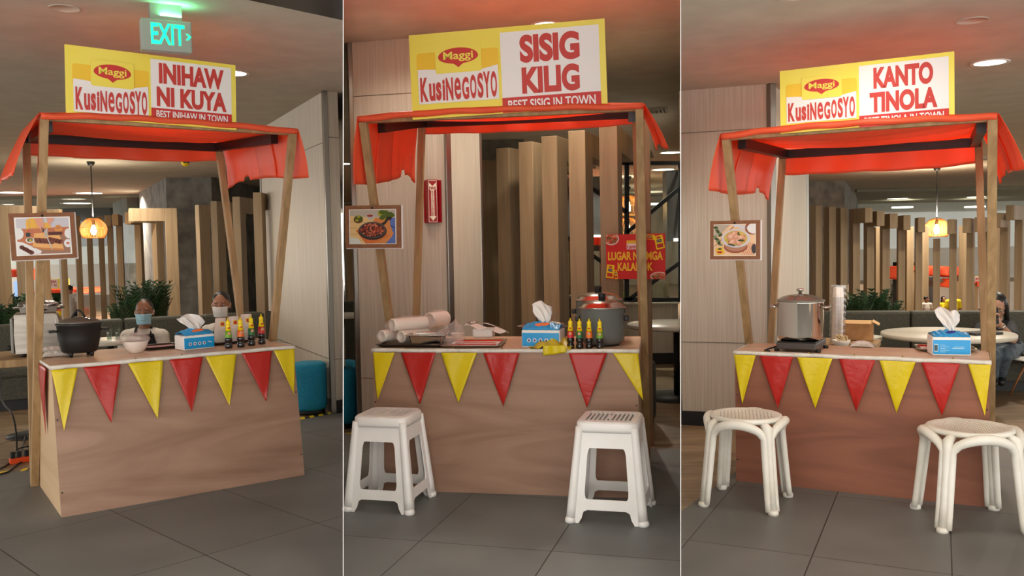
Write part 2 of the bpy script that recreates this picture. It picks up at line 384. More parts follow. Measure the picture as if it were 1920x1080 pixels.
def clip_div(o, u, keep_left):
    """cut a static mesh object where it meets a divider wall"""
    bpy.context.view_layer.update(); M = o.matrix_world.copy(); MI = M.inverted()
    n = ray(u, 0).cross(ray(u, 1080)); n.normalize()
    if (n.x > 0) != keep_left: n = -n
    bm = bmesh.new(); bm.from_mesh(o.data); c = MI @ CAMP; nn = (M.to_3x3().transposed() @ n).normalized()
    r = bmesh.ops.bisect_plane(bm, geom=bm.verts[:] + bm.edges[:] + bm.faces[:], plane_co=c, plane_no=nn, clear_outer=True)
    ed = [e for e in r['geom_cut'] if isinstance(e, bmesh.types.BMEdge)]
    if ed: bmesh.ops.holes_fill(bm, edges=ed)
    bm.to_mesh(o.data); bm.free(); return o

# hazard tape along the tile edge
def tape(a, b, lab, n, w=.055):
    a, b = Vector(a), Vector(b); d = (b - a); L = d.length; d.normalize(); nn = Vector((-d.y, d.x, 0)); mb = MB()
    M = Matrix((( d.x, nn.x, 0, a.x), (d.y, nn.y, 0, a.y), (0, 0, 1, 0), (0, 0, 0, 1)))
    for i in range(n):
        x0 = L * i / n; x1 = L * (i + 1) / n; s = .03; mb.mi = i % 2
        mb.prism([(x0, 0), (x1, 0), (x1 + s, w), (x0 + s, w)], .0012, M)
    o = mb.build('floor_tape', [m_yelb, m_black]); tag(o, lab, 'tape', 'hazard tape on the floor'); return o
def on(p, q, t): return p + (q - p) * t
tape(fl(564, 787) + Vector((0, 0, .001)), fl(640, 772) + Vector((0, 0, .001)), 'yellow and black tape on the floor in front of the round teal stool', 9)
tape(fl(-30, 893), fl(14, 886), 'scrap of yellow tape at the far left edge, left of the orange power strip', 1, .04)
tape(fl(37, 884), fl(62, 879), 'short yellow and black tape just under the orange power strip', 2, .04)
clip_div(tape(fl(648, 812), fl(672, 816), 'short yellow tape beside the foot of the left pillar of the sisig stall', 1, .05), UL, False)
tape(fl(1889, 839), fl(1935, 838), 'yellow and black tape at the far right edge behind the round perforated stool', 3, .05)

# ------------------------------------------------------------------ pillars
def pillar(name, pts, h, seams=(), trims=(), base=True, m=m_wall, tn=[0], lab=None, basename=None):
    mb = MB(); mb.prism([(p[0], p[1]) for p in pts], h); o = struct(mb.build(name, m))
    if lab: o['label'] = lab
    for (i, z) in seams:
        a, b = Vector((*pts[i][:2], z)), Vector((*pts[(i + 1) % len(pts)][:2], z)); tn[0] += 1
        nn = Vector(((b - a).y, -(b - a).x, 0)).normalized() * .001
        struct(MB().bar(a + nn, b + nn, .004, .003).build('trim_%d' % tn[0], mat('seam', (110, 96, 80), .8)))
    for (i, w) in trims:
        p = Vector((*pts[i][:2], 0)); tn[0] += 1
        struct(MB().box((p.x, p.y, h / 2), (w, w, h), rz=.4).build('trim_%d' % tn[0], m_metal, bevel=.004))
    if base:
        mb = MB(); P = [Vector((*p[:2], 0)) for p in pts]; c = sum(P, Vector()) / len(P)
        mb.prism([tuple((p + (p - c).normalized() * .012)[:2]) for p in P], .085); struct(mb.build(basename or 'baseboard_left', m_black))
    return o
def dirp(a, deg, L): return Vector((a[0] + L * math.cos(math.radians(deg)), a[1] + L * math.sin(math.radians(deg)), 0))
def to_u(a, deg, u):     # from a along deg until image column u (at the floor)
    d = Vector((math.cos(math.radians(deg)), math.sin(math.radians(deg)), 0)); lo, hi = 0, 4
    def U(t): q = RM @ (Vector((a[0], a[1], 1.1)) + d * t - CAMP); return 960 + F * q.x / q.y
    s = 1 if U(.01) < u else -1
    for _ in range(50):
        mid = (lo + hi) / 2
        if (U(mid) - u) * s < 0: lo = mid
        else: hi = mid
    return Vector((a[0] + d.x * lo, a[1] + d.y * lo, 0))
# left room pillar
c0 = Vector((-1.205, 5.82, 0)); c1 = to_u(c0, 117.5, 494); e0 = to_u(c0, 40, 641)
e1 = Vector((div_x(UL, 7.2, 0) - .03, 7.2, 0)); 
pillar('wall_left', [c0, e0, e1, c1], CZ['L'], seams=((0, 1.83), (3, 1.80), (3, .36), (0, .36)), trims=((0, .035), (3, .025)), lab='cream laminate pillar with metal corner trim behind the inihaw stall')
# middle room pillar
a0 = fl(675, 812); a1 = to_u(a0, -14, 843); a2 = to_u(a1, 70, 904); a3 = to_u(a0, 82, 680)
a3 = Vector((a0.x - .02, a2.y, 0))
pillar('wall_middle', [a0, a1, a2, a3], CZ['M'], seams=((0, 1.98), (0, .33), (1, .33)), trims=((0, .028), (1, .034), (2, .02)), lab='cream laminate pillar with metal corner trims behind the sisig stall', basename='baseboard_middle')
# right room pillar
b0 = fl(1279.5, 796); b1 = to_u(b0, -20, 1447); b2 = to_u(b1, 62, 1513); b3 = Vector((div_x(UR, b2.y, 0) + .03, b2.y, 0))
pillar('wall_right', [b0, b1, b2, b3], CZ['R'], seams=((0, 1.74), (0, .50)), trims=((1, .04), (2, .022)), lab='pale laminate pillar with metal corner trims behind the tinola stall', basename='baseboard_right')
# concrete pillars
def concrete(name, us, D0, D1, k, lab):
    p = [at(us[0], 500, D1), at(us[1], 500, D0), at(us[2], 500, D0)]; p.append(p[2] + Vector((.1, D1 - D0, 0)))
    pillar(name, [p[0], p[1], p[2], p[3]], CZ[k], base=False, m=m_conc, lab=lab)
concrete('wall_concrete', (266, 317, 402), 12.4, 15.5, 'L', 'grey concrete pillar behind the slats')
concrete('wall_concrete', (216, 243, 262), 16.5, 18.5, 'L', 'darker concrete pillar seen further back')
concrete('wall_concrete', (880, 906, 985), 10.0, 11.0, 'M', 'grey concrete pillar behind the slats')
p = [at(1500, 500, 13.6), at(1584, 500, 13.6), at(1608, 500, 19.5), at(1520, 500, 19.5)]
pillar('wall_concrete', p, CZ['R'], base=False, m=m_conc, lab='grey concrete pillar behind the slats')

# ------------------------------------------------------------------ downlights
def downlight(u, v, k, r, lab, power=0, group='round ceiling lights', lit=True):
    P = fl(u, v, CZ[k]); t = thing('ceiling_light', lab, 'ceiling light', P, 0, group)
    MB().lathe([(r, 0), (r * 1.25, 0), (r * 1.25, -.006), (r, -.004)], 28, cap=False).build('frame', m_white, t)
    MB().lathe([(.0001, -.003), (r, -.003), (r, .0)], 28).build('diffuser', m_emit if lit else m_ceil, t)
    if power: lamp('SPOT', P - Vector((0, 0, .02)), power, size=.05, spot=150, blend=1, color=(1, .88, .72))
    return t
downlight(437, 137, 'L', .075, 'round lit ceiling light at the right edge of the inihaw sign', 11, None)
downlight(1025, 47, 'M', .075, 'bright round ceiling light just above the top edge of the sisig sign', 30, None)
downlight(1856, 117, 'R', .075, 'bright round ceiling light to the right of the tinola sign', 44, None)
downlight(1500, -12, 'R', .07, 'round ceiling light just above the top of the picture, over the tinola sign', 13, None)
for u, v, k, r, lab in ((24, 361, 'L', .21, 'small ceiling light at the far left above the wooden beam'),
        (167, 362, 'L', .21, 'small ceiling light beside the pendant cord in the inihaw stall view'),
        (145, 381, 'L', .26, 'small ceiling light just below the one beside the pendant cord'),
        (16, 383, 'L', .1, 'tiny ceiling light behind the end of the left wooden beam'),
        (425, 363, 'L', .17, 'small ceiling light right of the rear right post of the inihaw stall'),
        (1257, 286, 'M', .13, 'small ceiling light at the tip of the rightmost wooden beam'),
        (1243, 318, 'M', .18, 'small ceiling light under the rightmost wooden beam'),
        (1222, 384, 'M', .3, 'small ceiling light right of the pendant lamps above the red poster'),
        (1113, 384, 'M', .3, 'small ceiling light between the two tallest slats'),
        (646, 307, 'M', .1, 'small ceiling light at the divider left of the sisig stall'),
        (1683, 372, 'R', .22, 'small ceiling light left of the pendant lamp, upper of two'),
        (1692, 390, 'R', .3, 'small ceiling light left of the pendant lamp, lower of two'),
        (1831, 369, 'R', .2, 'small ceiling light right of the pendant lamp, upper of two'),
        (1828, 389, 'R', .3, 'small ceiling light right of the pendant lamp, lower of two')):
    P = fl(u, v, CZ[k])
    if P.y > 22:    # keep the far ones inside the hall
        P = at(u, v, 21)
        t = thing('ceiling_light', lab, 'ceiling light', P, 0, 'round ceiling lights')
        rr = r * 21 / fl(u, v, CZ[k]).y
        MB().lathe([(.0001, 0), (rr, 0), (rr, .03)], 20).build('diffuser', m_emit, t)
    else: downlight(u, v, k, r, lab)
# more fixtureless spots, added to brighten pillars, slats, seating and the far hall
for k, x, y, pw in (('L', -4.2, 9.0, 240), ('L', -2.6, 6.3, 40), ('M', .9, 8.4, 190), ('M', .35, 5.35, 34), ('R', 4.6, 9.5, 260), ('R', 3.0, 6.0, 50), ('L', -6.5, 15, 560), ('M', 1.5, 15, 500), ('R', 9, 16, 700), ('R', 1.9, 5.0, 18), ('L', -1.9, 4.9, 4), ('M', -.6, 4.65, 16), ('R', 1.3, 4.6, 13), ('R', 4.3, 7.0, 110), ('R', 3.3, 7.2, 50), ('M', .2, 4.5, 20), ('L', -3.2, 7.2, 36)):
    lamp('SPOT', (x, y, CZ[k] - .04), pw, size=.05, spot=155, blend=1)

# ------------------------------------------------------------------ pendants
def pendant(u, v, wpx, vceil, k, lab, power=10):
    Pc = fl(u if k != 'L' else 170, vceil, CZ[k]) if vceil else None
    D = Pc.y if Pc else 9.5
    P = at(u, v, D); 
    if Pc: P.x = Pc.x
    r = pxm(wpx / 2, D) * .95; t = thing('pendant_lamp', lab, 'pendant lamp', (P.x, P.y, P.z), 0); h = r * 1.25
    prof = [(.35, .62), (.62, .5), (.86, .28), (.98, .05), (1.0, -.12), (.93, -.38), (.8, -.6)]
    mb = MB()
    n = 46
    for i in range(n):
        a = 2 * PI * i / n; mb.tube([(r * q * math.cos(a), r * q * math.sin(a), h * zz) for q, zz in prof], r * .022, 4, sy=1)
    mb.tube([(r * .8 * math.cos(a), r * .8 * math.sin(a), -h * .6) for a in [2 * PI * i / 40 for i in range(40)]], r * .035, 6, True)
    mb.tube([(r * .98 * math.cos(a), r * .98 * math.sin(a), h * .05) for a in [2 * PI * i / 40 for i in range(40)]], r * .02, 6, True)
    mb.lathe([(.0001, h * .64), (r * .36, h * .63), (r * .36, h * .6), (.0001, h * .6)], 20)
    mb.build('shade', mat('lamp_wood', (214, 150, 84), .5), t)
    MB().lathe([(.0001, -h * .42), (r * .16, -h * .36), (r * .22, -h * .15), (r * .12, h * .12), (r * .1, h * .2)], 16).build('bulb', mat('lit_bulb', (255, 220, 150), .4, emit=(255, 206, 140), es=power), t)
    MB().lathe([(r * .12, h * .2), (r * .13, h * .62)], 12).build('socket', m_black, t)
    zt = CZ[k] - P.z
    MB().tube([(0, 0, h * .6), (0, 0, zt)], .006 * D / 9, 6).build('cord', m_black, t)
    MB().lathe([(.0001, zt - r * .35), (r * .2, zt - r * .3), (r * .3, zt - r * .1), (r * .3, zt)], 18).build('ceiling_cup', m_black, t)
    lamp('SPOT', P + Vector((0, 0, h * .72)), {'R': 70, 'L': 32, 'M': 26}[k], size=.04, spot=170, blend=1, rot=(PI, 0, 0), color=(1, .86, .66)); return t
pendant(178, 428, 50, 303, 'L', 'pendant lamp with a ribbed wooden dome shade behind the inihaw stall', 110)
pendant(1757, 427, 47, 313, 'R', 'pendant lamp with a ribbed wooden dome shade behind the tinola stall', 380)
pendant(1177, 385, 50, 331, 'M', 'upper and nearer of two wooden dome pendant lamps above the red poster', 110)
pendant(1176, 424, 46, 350, 'M', 'lower and farther of two wooden dome pendant lamps above the red poster', 110)

# ------------------------------------------------------------------ wooden slat frames (post + arm)
def slat(u, D, ztop, centre, arm, w=.085, dpt=.16, k='L', i=0, lab=None, group=None, vtop=None):
    P = at(u, 500, D); P.z = 0; d = (Vector((centre[0], centre[1], 0)) - P).normalized() if centre else Vector((0, -1, 0)); rz = math.atan2(d.y, d.x)
    t = thing('slat_frame', lab, 'wooden slat', P, rz, group)
    MB().box((0, 0, ztop / 2), (dpt, w, ztop)).build('post', m_slat, t, bevel=.003)
    if arm: MB().box((arm / 2 + dpt / 2, 0, ztop - .07), (arm, w, .14)).build('arm', m_slat, t, bevel=.003)
    return t
def hor(u):
    d = ray(u, 0); e = ray(u, 1000); return 1000 * d.z / (d.z - e.z)
def D_of(u, vt, z): return (z - CAMH) * F / (hor(u) - vt)
LC = (-4.4, 9.4); zL = 1.57
ordn = ['first', 'second', 'third', 'fourth', 'fifth', 'sixth', 'seventh', 'eighth', 'ninth', 'tenth', 'eleventh', 'twelfth', 'thirteenth', 'fourteenth', 'fifteenth', 'sixteenth']
Ls = [(5, 385), (45, 394), (84, 400), (119, 404), (148, 406), (170, 408), (192, 408), (209, 406), (227, 404), (263, 401), (298, 396), (324, 391), (332, 390), (383, 385), (412, 378), (452, 370), (490, 362)]
Ls = [q for q in Ls if q[0] != 332]
for i, (u, vt) in enumerate(Ls):
    D = D_of(u, vt, zL) ; D = min(D, 12.5)
    slat(u, D, zL, (LC if u < 360 else (-2.2, 10.5)), .36 if u > 190 or u < 60 else 0, w=.07, dpt=.125, lab='%s oak slat post from the left in the curved screen behind the inihaw stall' % ordn[i], group='oak slat screen behind the inihaw stall')
MC = (1.4, 8.2); zM = 1.75
Ms = [(919, 303), (960, 281), (1001, 270), (1043, 260), (1092, 250), (1148, 238), (1209, 228)]
for i, (u, vt) in enumerate(Ms):
    slat(u, D_of(u, vt, zM), zM, MC, .62, w=.1 if i < 6 else .07, dpt=.19 if i < 6 else .07, lab='%s oak slat frame from the left behind the sisig stall' % ordn[i], group='oak slat screen behind the sisig stall')
RC = tuple(at(1757, 500, 6.9)[:2]); zR = 1.44
Rs = [(1530, 386), (1556, 388), (1578, 390), (1602, 392), (1629, 398), (1659, 402), (1689, 405), (1722, 409), (1756, 447), (1787, 412), (1820, 410), (1847, 408), (1884, 400), (1912, 386)]
for i, (u, vt) in enumerate(Rs):
    D = min(D_of(u, vt, zR), 8.6) if vt < 430 else 8.6
    slat(u, D, at(u, vt, D).z, RC, .30 if 1590 < u < 1740 or u > 1780 else .0, w=.062 if abs(u - 1757) < 80 else .07, dpt=.11, lab='%s oak slat post from the left in the curved screen behind the tinola stall' % ordn[i], group='oak slat screen behind the tinola stall')
# second, farther ring seen through the gaps of the right-hand screen
for i, u in enumerate((1645, 1703, 1731, 1808, 1866)):
    slat(u, 10.0, 1.22, None, 0, w=.08, dpt=.1, lab='farther pale slat post seen through the curved screen, %s from the left' % ordn[i], group='far slats behind the tinola stall')
# left gap beside the middle pillar
for u, lab in ((658, 'oak slat seen in the gap left of the pillar of the sisig stall'),):
    slat(u, 8.0, 1.5, None, 0, w=.05, dpt=.1, lab=lab)

# ------------------------------------------------------------------ market stalls
DISH = {'L': 'inihaw', 'M': 'sisig', 'R': 'tinola'}
def stall(k):
    b = B[k]; W, D, H = b.W, b.D, b.H; nm = DISH[k]; th = .012
    t = thing('market_stall', {'L': 'leftmost plywood food stall, with two masked men seated behind it',
                               'M': 'plywood food stall in the middle with two square white stools in front',
                               'R': 'reddish plywood food stall at the right with two round white stools in front'}[k], 'stall', b.org, b.yaw)
    pm = m_plyred if k == 'R' else m_ply
    def panel(name, x0, x1, m):
        mb = MB(); v = [mb.v(p) for p in ((x0, b.yb, 0), (x1, b.yb, 0), (x1, b.yb + th, 0), (x0, b.yb + th, 0), (x0, 0, H - th), (x1, 0, H - th), (x1, th, H - th), (x0, th, H - th))]
        for q in ((3, 2, 1, 0), (4, 5, 6, 7), (0, 1, 5, 4), (1, 2, 6, 5), (2, 3, 7, 6), (3, 0, 4, 7)): mb.face([v[i] for i in q])
        return mb.build(name, m, t)
    panel('front_panel', -W / 2, W / 2, pm)
    for s in (-1, 1):
        x0 = s * (W / 2 - th); x1 = s * W / 2; mb = MB()
        poly = [(b.yb + th, 0), (b.Dc, 0), (b.Dc, H - th), (th, H - th)]
        M = Matrix(((0, 0, 1, min(x0, x1)), (1, 0, 0, 0), (0, 1, 0, 0), (0, 0, 0, 1)))
        mb.prism(poly, th, M); mb.build('side_panel', m_plypale if k != 'R' else m_plypale, t)
    MB().box((0, b.Dc / 2, H - th / 2), (W + .004, b.Dc + .004, th)).build('counter_top', m_plytop, t)
    for s in (-1, 1):
        for z in (.1, .4):
            x = s * (W / 2 - .008); y = b.yb * (1 - z / H)
            MB().lathe([(.0001, -.002), (.0035, -.002), (.0035, 0)], 10, (x, y - .001, z), (0, -1, 0)).build('screw', m_black, t)
    # posts
    pw = .034; beam = .045
    for s in (-1, 1):
        foot = (s * (W / 2 + .02), D, 0)
        MB().bar(foot, (s * b.Wc / 2, b.yc + .01, b.Zc - .01), pw, pw, (1, 0, 0)).build('front_post', m_lumber, t, bevel=.002)
        MB().bar((s * (W / 2 + .014), D + .055, 0), (s * b.Wr / 2, b.yr, b.Zr - .005), pw, pw, (1, 0, 0)).build('rear_post', m_lumber, t, bevel=.002)
    # roof beams
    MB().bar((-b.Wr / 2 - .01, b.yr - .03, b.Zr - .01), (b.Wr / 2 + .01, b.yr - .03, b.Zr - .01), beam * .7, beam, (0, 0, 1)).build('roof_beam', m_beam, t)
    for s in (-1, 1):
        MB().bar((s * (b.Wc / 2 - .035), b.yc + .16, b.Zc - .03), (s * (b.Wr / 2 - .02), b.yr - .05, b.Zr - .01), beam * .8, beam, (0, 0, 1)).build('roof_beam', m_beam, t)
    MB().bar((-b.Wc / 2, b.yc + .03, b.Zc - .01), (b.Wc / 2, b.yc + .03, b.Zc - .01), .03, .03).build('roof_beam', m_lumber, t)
    # canopy sheet
    c = thing('canopy_sheet', 'orange plastic sheet draped over the roof of the %s stall' % nm, 'canopy', b.org, b.yaw)
    rnd = random.Random({'L': 3, 'M': 5, 'R': 9}[k])
    def fold(a, q): return .010 * math.sin(q * 17 + 1.4 * math.sin(a * 3 + q * 5)) + .005 * math.sin(q * 41 + a * 4)
    front_lip = .026; rear_lip = {'L': .11, 'M': .085, 'R': .14}[k]
    def top(a, q):                                  # a across, q front->rear
        Wd = b.Wc + (b.Wr - b.Wc) * q + .03; x = (a - .5) * Wd
        y = b.yc - .012 + (b.yr - b.yc + .02) * q
        z = b.Zc + (b.Zr + .025 - b.Zc) * q + .002 - .035 * math.sin(PI * q) * math.sin(PI * a) + fold(a, q) * math.sin(PI * min(1, a * 6, (1 - a) * 6) / 2)
        return (x, y, z)
    mb = MB(); mb.grid(top, 60, 50); mb.build('roof_sheet', m_orange, c, solid=.0012)
    def lip(a, q):                                  # rolled over the front beam
        p = top(a, 0); r = .009; t = q * PI
        return (p[0], p[1] - r * math.sin(t) * (1 + .25 * math.sin(a * 40)), p[2] - q * front_lip - .002 * math.sin(a * 31))
    MB().grid(lip, 60, 8).build('front_edge', m_orange, c, solid=.0012)
    def rear(a, q):
        p = top(a, 1); dz = rear_lip * (1 + .035 * math.sin(a * 9 + 1) + .015 * math.sin(a * 25))
        return (p[0], p[1] + .012 + .008 * math.sin(a * 30) * q, p[2] - dz * q)
    MB().grid(rear, 60, 8).build('rear_flap', m_orange, c, solid=.0012)
    for s in (-1, 1):
        hang = {('L', -1): .255, ('L', 1): .225, ('M', -1): .31, ('M', 1): .19, ('R', -1): .25, ('R', 1): .21}[(k, s)]
        flare = {('L', -1): .10, ('L', 1): .03, ('M', -1): .02, ('M', 1): .085, ('R', -1): .05, ('R', 1): .075}[(k, s)]
        def flap(a, q, s=s):
            p = top(0 if s < 0 else 1, a); ln = hang * (1 + .03 * math.sin(a * 7 + s) + (.20 if a > .86 else 0) * (a - .86) * 5 - (.10 if .72 < a < .8 else 0))
            wob = .007 * math.sin(a * 9 + s * 2) * q + .010 * (abs((a * 5.3) % 1 - .5) - .25) * q + .004 * math.sin(a * 47) * q * q
            return (p[0] + s * (.004 + flare * q + wob + .012 * math.sin(q * 2.5)), p[1] + (.0 + .02 * math.sin(a * 13)) * q + (a * .04 * q if s < 0 and k == 'L' else 0), p[2] - ln * q)
        MB().grid(flap, 60, 14).build('side_flap', m_orange, c, solid=.0012)
        # doubled cloth panel, darker where two layers lie over one another
        def flap2(a, q, s=s):
            p = flap(.34 + .22 * a, q, s); return (p[0] - s * .006, p[1], p[2])
        MB().grid(flap2, 16, 10).build('folded_layer', m_orange, c, solid=.0012)
    return t, c
for k in 'LMR': stall(k)

# ------------------------------------------------------------------ bunting
FL = {'L': [('Y', 93, 146, 118, 805), ('R', 156, 226, 206, 790), ('Y', 240, 306, 293, 783), ('R', 318, 381, 357, 771), ('Y', 386, 444, 427, 759), ('R', 454, 511, 495, 750), ('Y', 514, 553, 548, 740)],
      'M': [('Y', 700, 741, 707, 753), ('R', 753, 818, 787, 757), ('Y', 828, 895, 859, 756), ('R', 907, 975, 943, 763), ('R', 1067, 1139, 1100, 765), ('Y', 1150, 1197, 1206, 752)],
      'R': [('Y', 1376, 1417, 1390, 758), ('R', 1424, 1487, 1457, 767), ('Y', 1495, 1561, 1527, 768), ('R', 1573, 1641, 1604, 774), ('Y', 1649, 1717, 1680, 776), ('R', 1727, 1800, 1766, 781), ('Y', 1815, 1859, 1847, 782)]}
for k in 'LMR':
    b = B[k]; H = b.H; nm = DISH[k]
    t = thing('bunting', 'red and yellow pennant bunting along the counter edge of the %s stall' % nm, 'bunting', b.org, b.yaw)
    mb = MB(); n = 40
    mb.grid(lambda a, q: ((a - .5) * (b.W + .012), -.006 - .002 * math.sin(a * 50), H + .003 - q * .016 + .0015 * math.sin(a * 23)), n, 2)
    mb.grid(lambda a, q: ((a - .5) * (b.W + .012), -.006 + q * .018, H + .0035 + .0008 * math.sin(a * 31)), n, 1)
    for s in (-1, 1): mb.grid(lambda a, q: (s * (b.W / 2 + .006), a * b.Dc * .9, H + .003 - q * .016), 20, 2)
    mb.build('ribbon', m_tape, t, solid=.001)
    cnt = 0
    for c, ul, ur, ut, vt in FL[k]:
        pl = b.front(ul, 690, -.012).x; pr = b.front(ur, 690, -.012).x; tp = b.front(ut, vt, -.03)
        pl = max(pl, -b.W / 2 - .004); pr = min(pr, b.W / 2 + .004)
        ph = random.uniform(0, 6); curl = random.uniform(-.012, .012)
        def pen(a, q):
            s = 1 - q; cx = (pl * (1 - a) + pr * a) * s + tp.x * q
            z = (H - .012) * s + tp.z * q
            y0 = b.yb * q * .45
            return (cx, -.010 + y0 - .004 * math.sin(PI * q) + .003 * math.sin(a * 6 + ph + q * 4) * s + curl * q * q * (a - .5) - .004, z)
        MB().grid(pen, 10, 26).build('pennant', m_yellowf if c == 'Y' else m_redf, t, solid=.0006, label={'Y': 'yellow triangular flag', 'R': 'red triangular flag'}[c]); cnt += 1
    if k == 'L':
        x = -b.W / 2 - .012
        MB().grid(lambda a, q: (x - .003 * math.sin(q * 5), (.02 + .22 * a) * (1 - q) + .14 * q + .06, (H - .012) * (1 - q) + .30 * q), 8, 20).build('pennant', m_redf, t, solid=.0006, label='red triangular flag on the side')
    for i in range(5):
        x = -b.W / 2 + b.W * (i + .7) / 5.4; MB().lathe([(.0001, .004), (.004, .003), (.003, -.002), (.001, -.012)], 8, (x, .004, H + .006)).build('push_pin', m_pin, t)
# the yellow pennant thrown up onto the middle counter
b = B['M']; P0 = fl(990, 655, b.H + .002); mb = MB()
mb.grid(lambda a, q: ((a * .19) + (.02 * q), -.015 + q * (.06 + .1 * a) , .004 + .045 * math.sin(PI * min(1, a * 1.1)) * (.25 + .75 * q) + .008 * math.sin(a * 19 + q * 7)), 18, 10)
mb.grid(lambda a, q: (.07 + a * .10, -.022 + .006 * math.sin(a * 9), .02 - q * .045 * (1 - .3 * a)), 8, 5)
tag(mb.build('pennant', m_yellowf, loc=P0, rz=b.yaw, solid=.0006), 'yellow plastic pennant crumpled on the sisig counter before the tissue pack', 'pennant')

# ------------------------------------------------------------------ sign boards
SG = {'L': ((117, 83), (434, 122), (446, 232), (124, 206)), 'M': ((772, 67), (1138, 35), (1139, 190), (773, 204)), 'R': ((1464, 134), (1788, 97), (1793, 212), (1464, 238))}
TXT = {'L': ('INIHAW', 'NI KUYA', 'BEST INIHAW IN TOWN'), 'M': ('SISIG', 'KILIG', 'BEST SISIG IN TOWN'), 'R': ('KANTO', 'TINOLA', 'BEST TINOLA IN TOWN')}
def wordmark(mb, M, x0, x1, y0, y1):
    """the hand-drawn KusiNegosyo word, letters of unequal height"""
    L = [('K', 0, .11, .0, .95), ('u', .115, .20, .02, .72), ('s', .205, .28, .04, .76), ('i', .29, .325, .04, .86), ('N', .335, .435, .03, .92), ('e', .445, .535, .04, .90),
         ('G', .545, .64, .02, .90), ('O', .65, .735, .03, .96), ('S', .745, .825, .02, 1.0), ('Y', .82, .915, 0, 1.02), ('O', .915, 1.0, .0, 1.0)]
    for ch, a, c, lo, hi in L:
        arc = .05 * math.sin(PI * (a + c) / 2)
        mb.text(ch, (c - a) * (x1 - x0) * .93, (hi - lo) * (y1 - y0), M @ Matrix.Translation((x0 + a * (x1 - x0), y0 + (lo - arc) * (y1 - y0), 0)), bold=.02 if ch == 'e' else .04)
def spindle(cx, cy, rx, ry):     # the pointed oval of the logo
    p = []
    for i in range(48):
        t = 2 * PI * i / 48; x, y = math.cos(t), math.sin(t)
        if y < 0: y = y * (.82 + .42 * max(0, 1 - abs(x) / .26) ** 1.3)
        p.append((cx + rx * x, cy + ry * y))
    return p
for k in 'LMR':
    b = B[k]; C = [b.front(u, v, b.yc + .0) for u, v in SG[k]]
    xl = (C[0].x + C[3].x) / 2; xr = (C[1].x + C[2].x) / 2; w = xr - xl; zt = (C[0].z + C[1].z) / 2; z0 = b.Zc - .014; h = zt - z0
    if k == 'M': h = zt - z0
    VF = {'L': .86, 'M': .94, 'R': .88}[k]; tilt = (math.atan2(C[1].z - C[0].z, C[1].x - C[0].x))
    t = thing('sign_board', {'L': 'yellow sign board with red words INIHAW NI KUYA on the left stall roof', 'M': 'yellow sign board with red words SISIG KILIG on the middle stall roof', 'R': 'yellow sign board with red words KANTO TINOLA on the right stall roof'}[k], 'sign', b.w((xl, b.yc - .008, z0 + (C[0].z - zt))), b.yaw); t.rotation_euler = (0, -tilt, b.yaw)
    e = .0012
    MB().box((w / 2, .006, h / 2), (w, .012, h)).build('board', m_yel, t)
    dzl = zt - z0 - h
    # vertical layout measured down from the top edge, in parts of the width
    VL = {'L': 1.0, 'M': .92, 'R': .88}[k]
    def Y(f): return h - f * w * VF
    def YL(f): return h - f * w * VL
    # left: golden block, white label, logo
    MB().prism(rrect(.036 * w, YL(.235), .462 * w, YL(.105), .012), e, MXZ(0, -.0002)).build('label_backing', m_yel2, t)
    mb = MB(); pts = [(.04 * w, YL(.385)), (.458 * w, YL(.385))]
    top = [(.458 * w - .418 * w * i / 16, YL(.205 + .018 * math.sin(PI * 1.6 * i / 16 - .4) * (1 if i < 9 else .6))) for i in range(17)]
    mb.prism(pts + top, e, MXZ(0, -.0014)).build('name_label', m_prw, t)
    mb = MB(); wordmark(mb, MXZ(0, -.0042), .05 * w, .452 * w, YL(.372), YL(.232)); mb.build('lettering', m_redd, t, label='red hand-drawn KusiNegosyo lettering')
    lg = MB().prism(rrect(.135 * w, YL(.225), .375 * w, YL(.07), .01), .0016, MXZ(0, -.003)).build('logo_patch', m_yel, t)
    MB().prism(spindle(.255 * w, YL(.138), .104 * w, .048 * w * VL), e, MXZ(0, -.0048)).build('logo_oval', m_red, lg)
    mb = MB(); mb.text('Maggi', .155 * w, .056 * w * VL, MXZ(.178 * w, -.0064, YL(.166)), bold=.015); mb.build('logo_lettering', m_yel, lg)
    # right: white panel, title, red bar
    yb = Y(.372 if k == 'M' else .372)
    MB().prism([(.474 * w, yb - .04 * w), (.970 * w, yb - .04 * w), (.970 * w, Y(.028)), (.474 * w, Y(.028))], e, MXZ(0, -.0002)).build('title_panel', m_prw, t)
    a, c, s = TXT[k]
    mb = MB(); wid = {'L': (.40, .43), 'M': (.30, .29), 'R': (.33, .375)}[k]
    mb.text(a, wid[0] * w, .148 * w * VF, MXZ((.722 - wid[0] / 2) * w, -.0024, Y(.198)), bold=.05)
    mb.text(c, wid[1] * w, .142 * w * VF, MXZ((.722 - wid[1] / 2) * w, -.0024, Y(.362)), bold=.05)
    mb.build('title_lettering', m_redd, t)
    MB().prism([(.474 * w, Y(.455)), (.970 * w, Y(.455)), (.970 * w, Y(.375)), (.474 * w, Y(.375))], e, MXZ(0, -.0018)).build('slogan_bar', m_red, t)
    mb = MB(); mb.text(s, .44 * w, .052 * w * VF, MXZ(.503 * w, -.0042, Y(.442)), bold=.02); mb.build('slogan_lettering', m_prw, t)

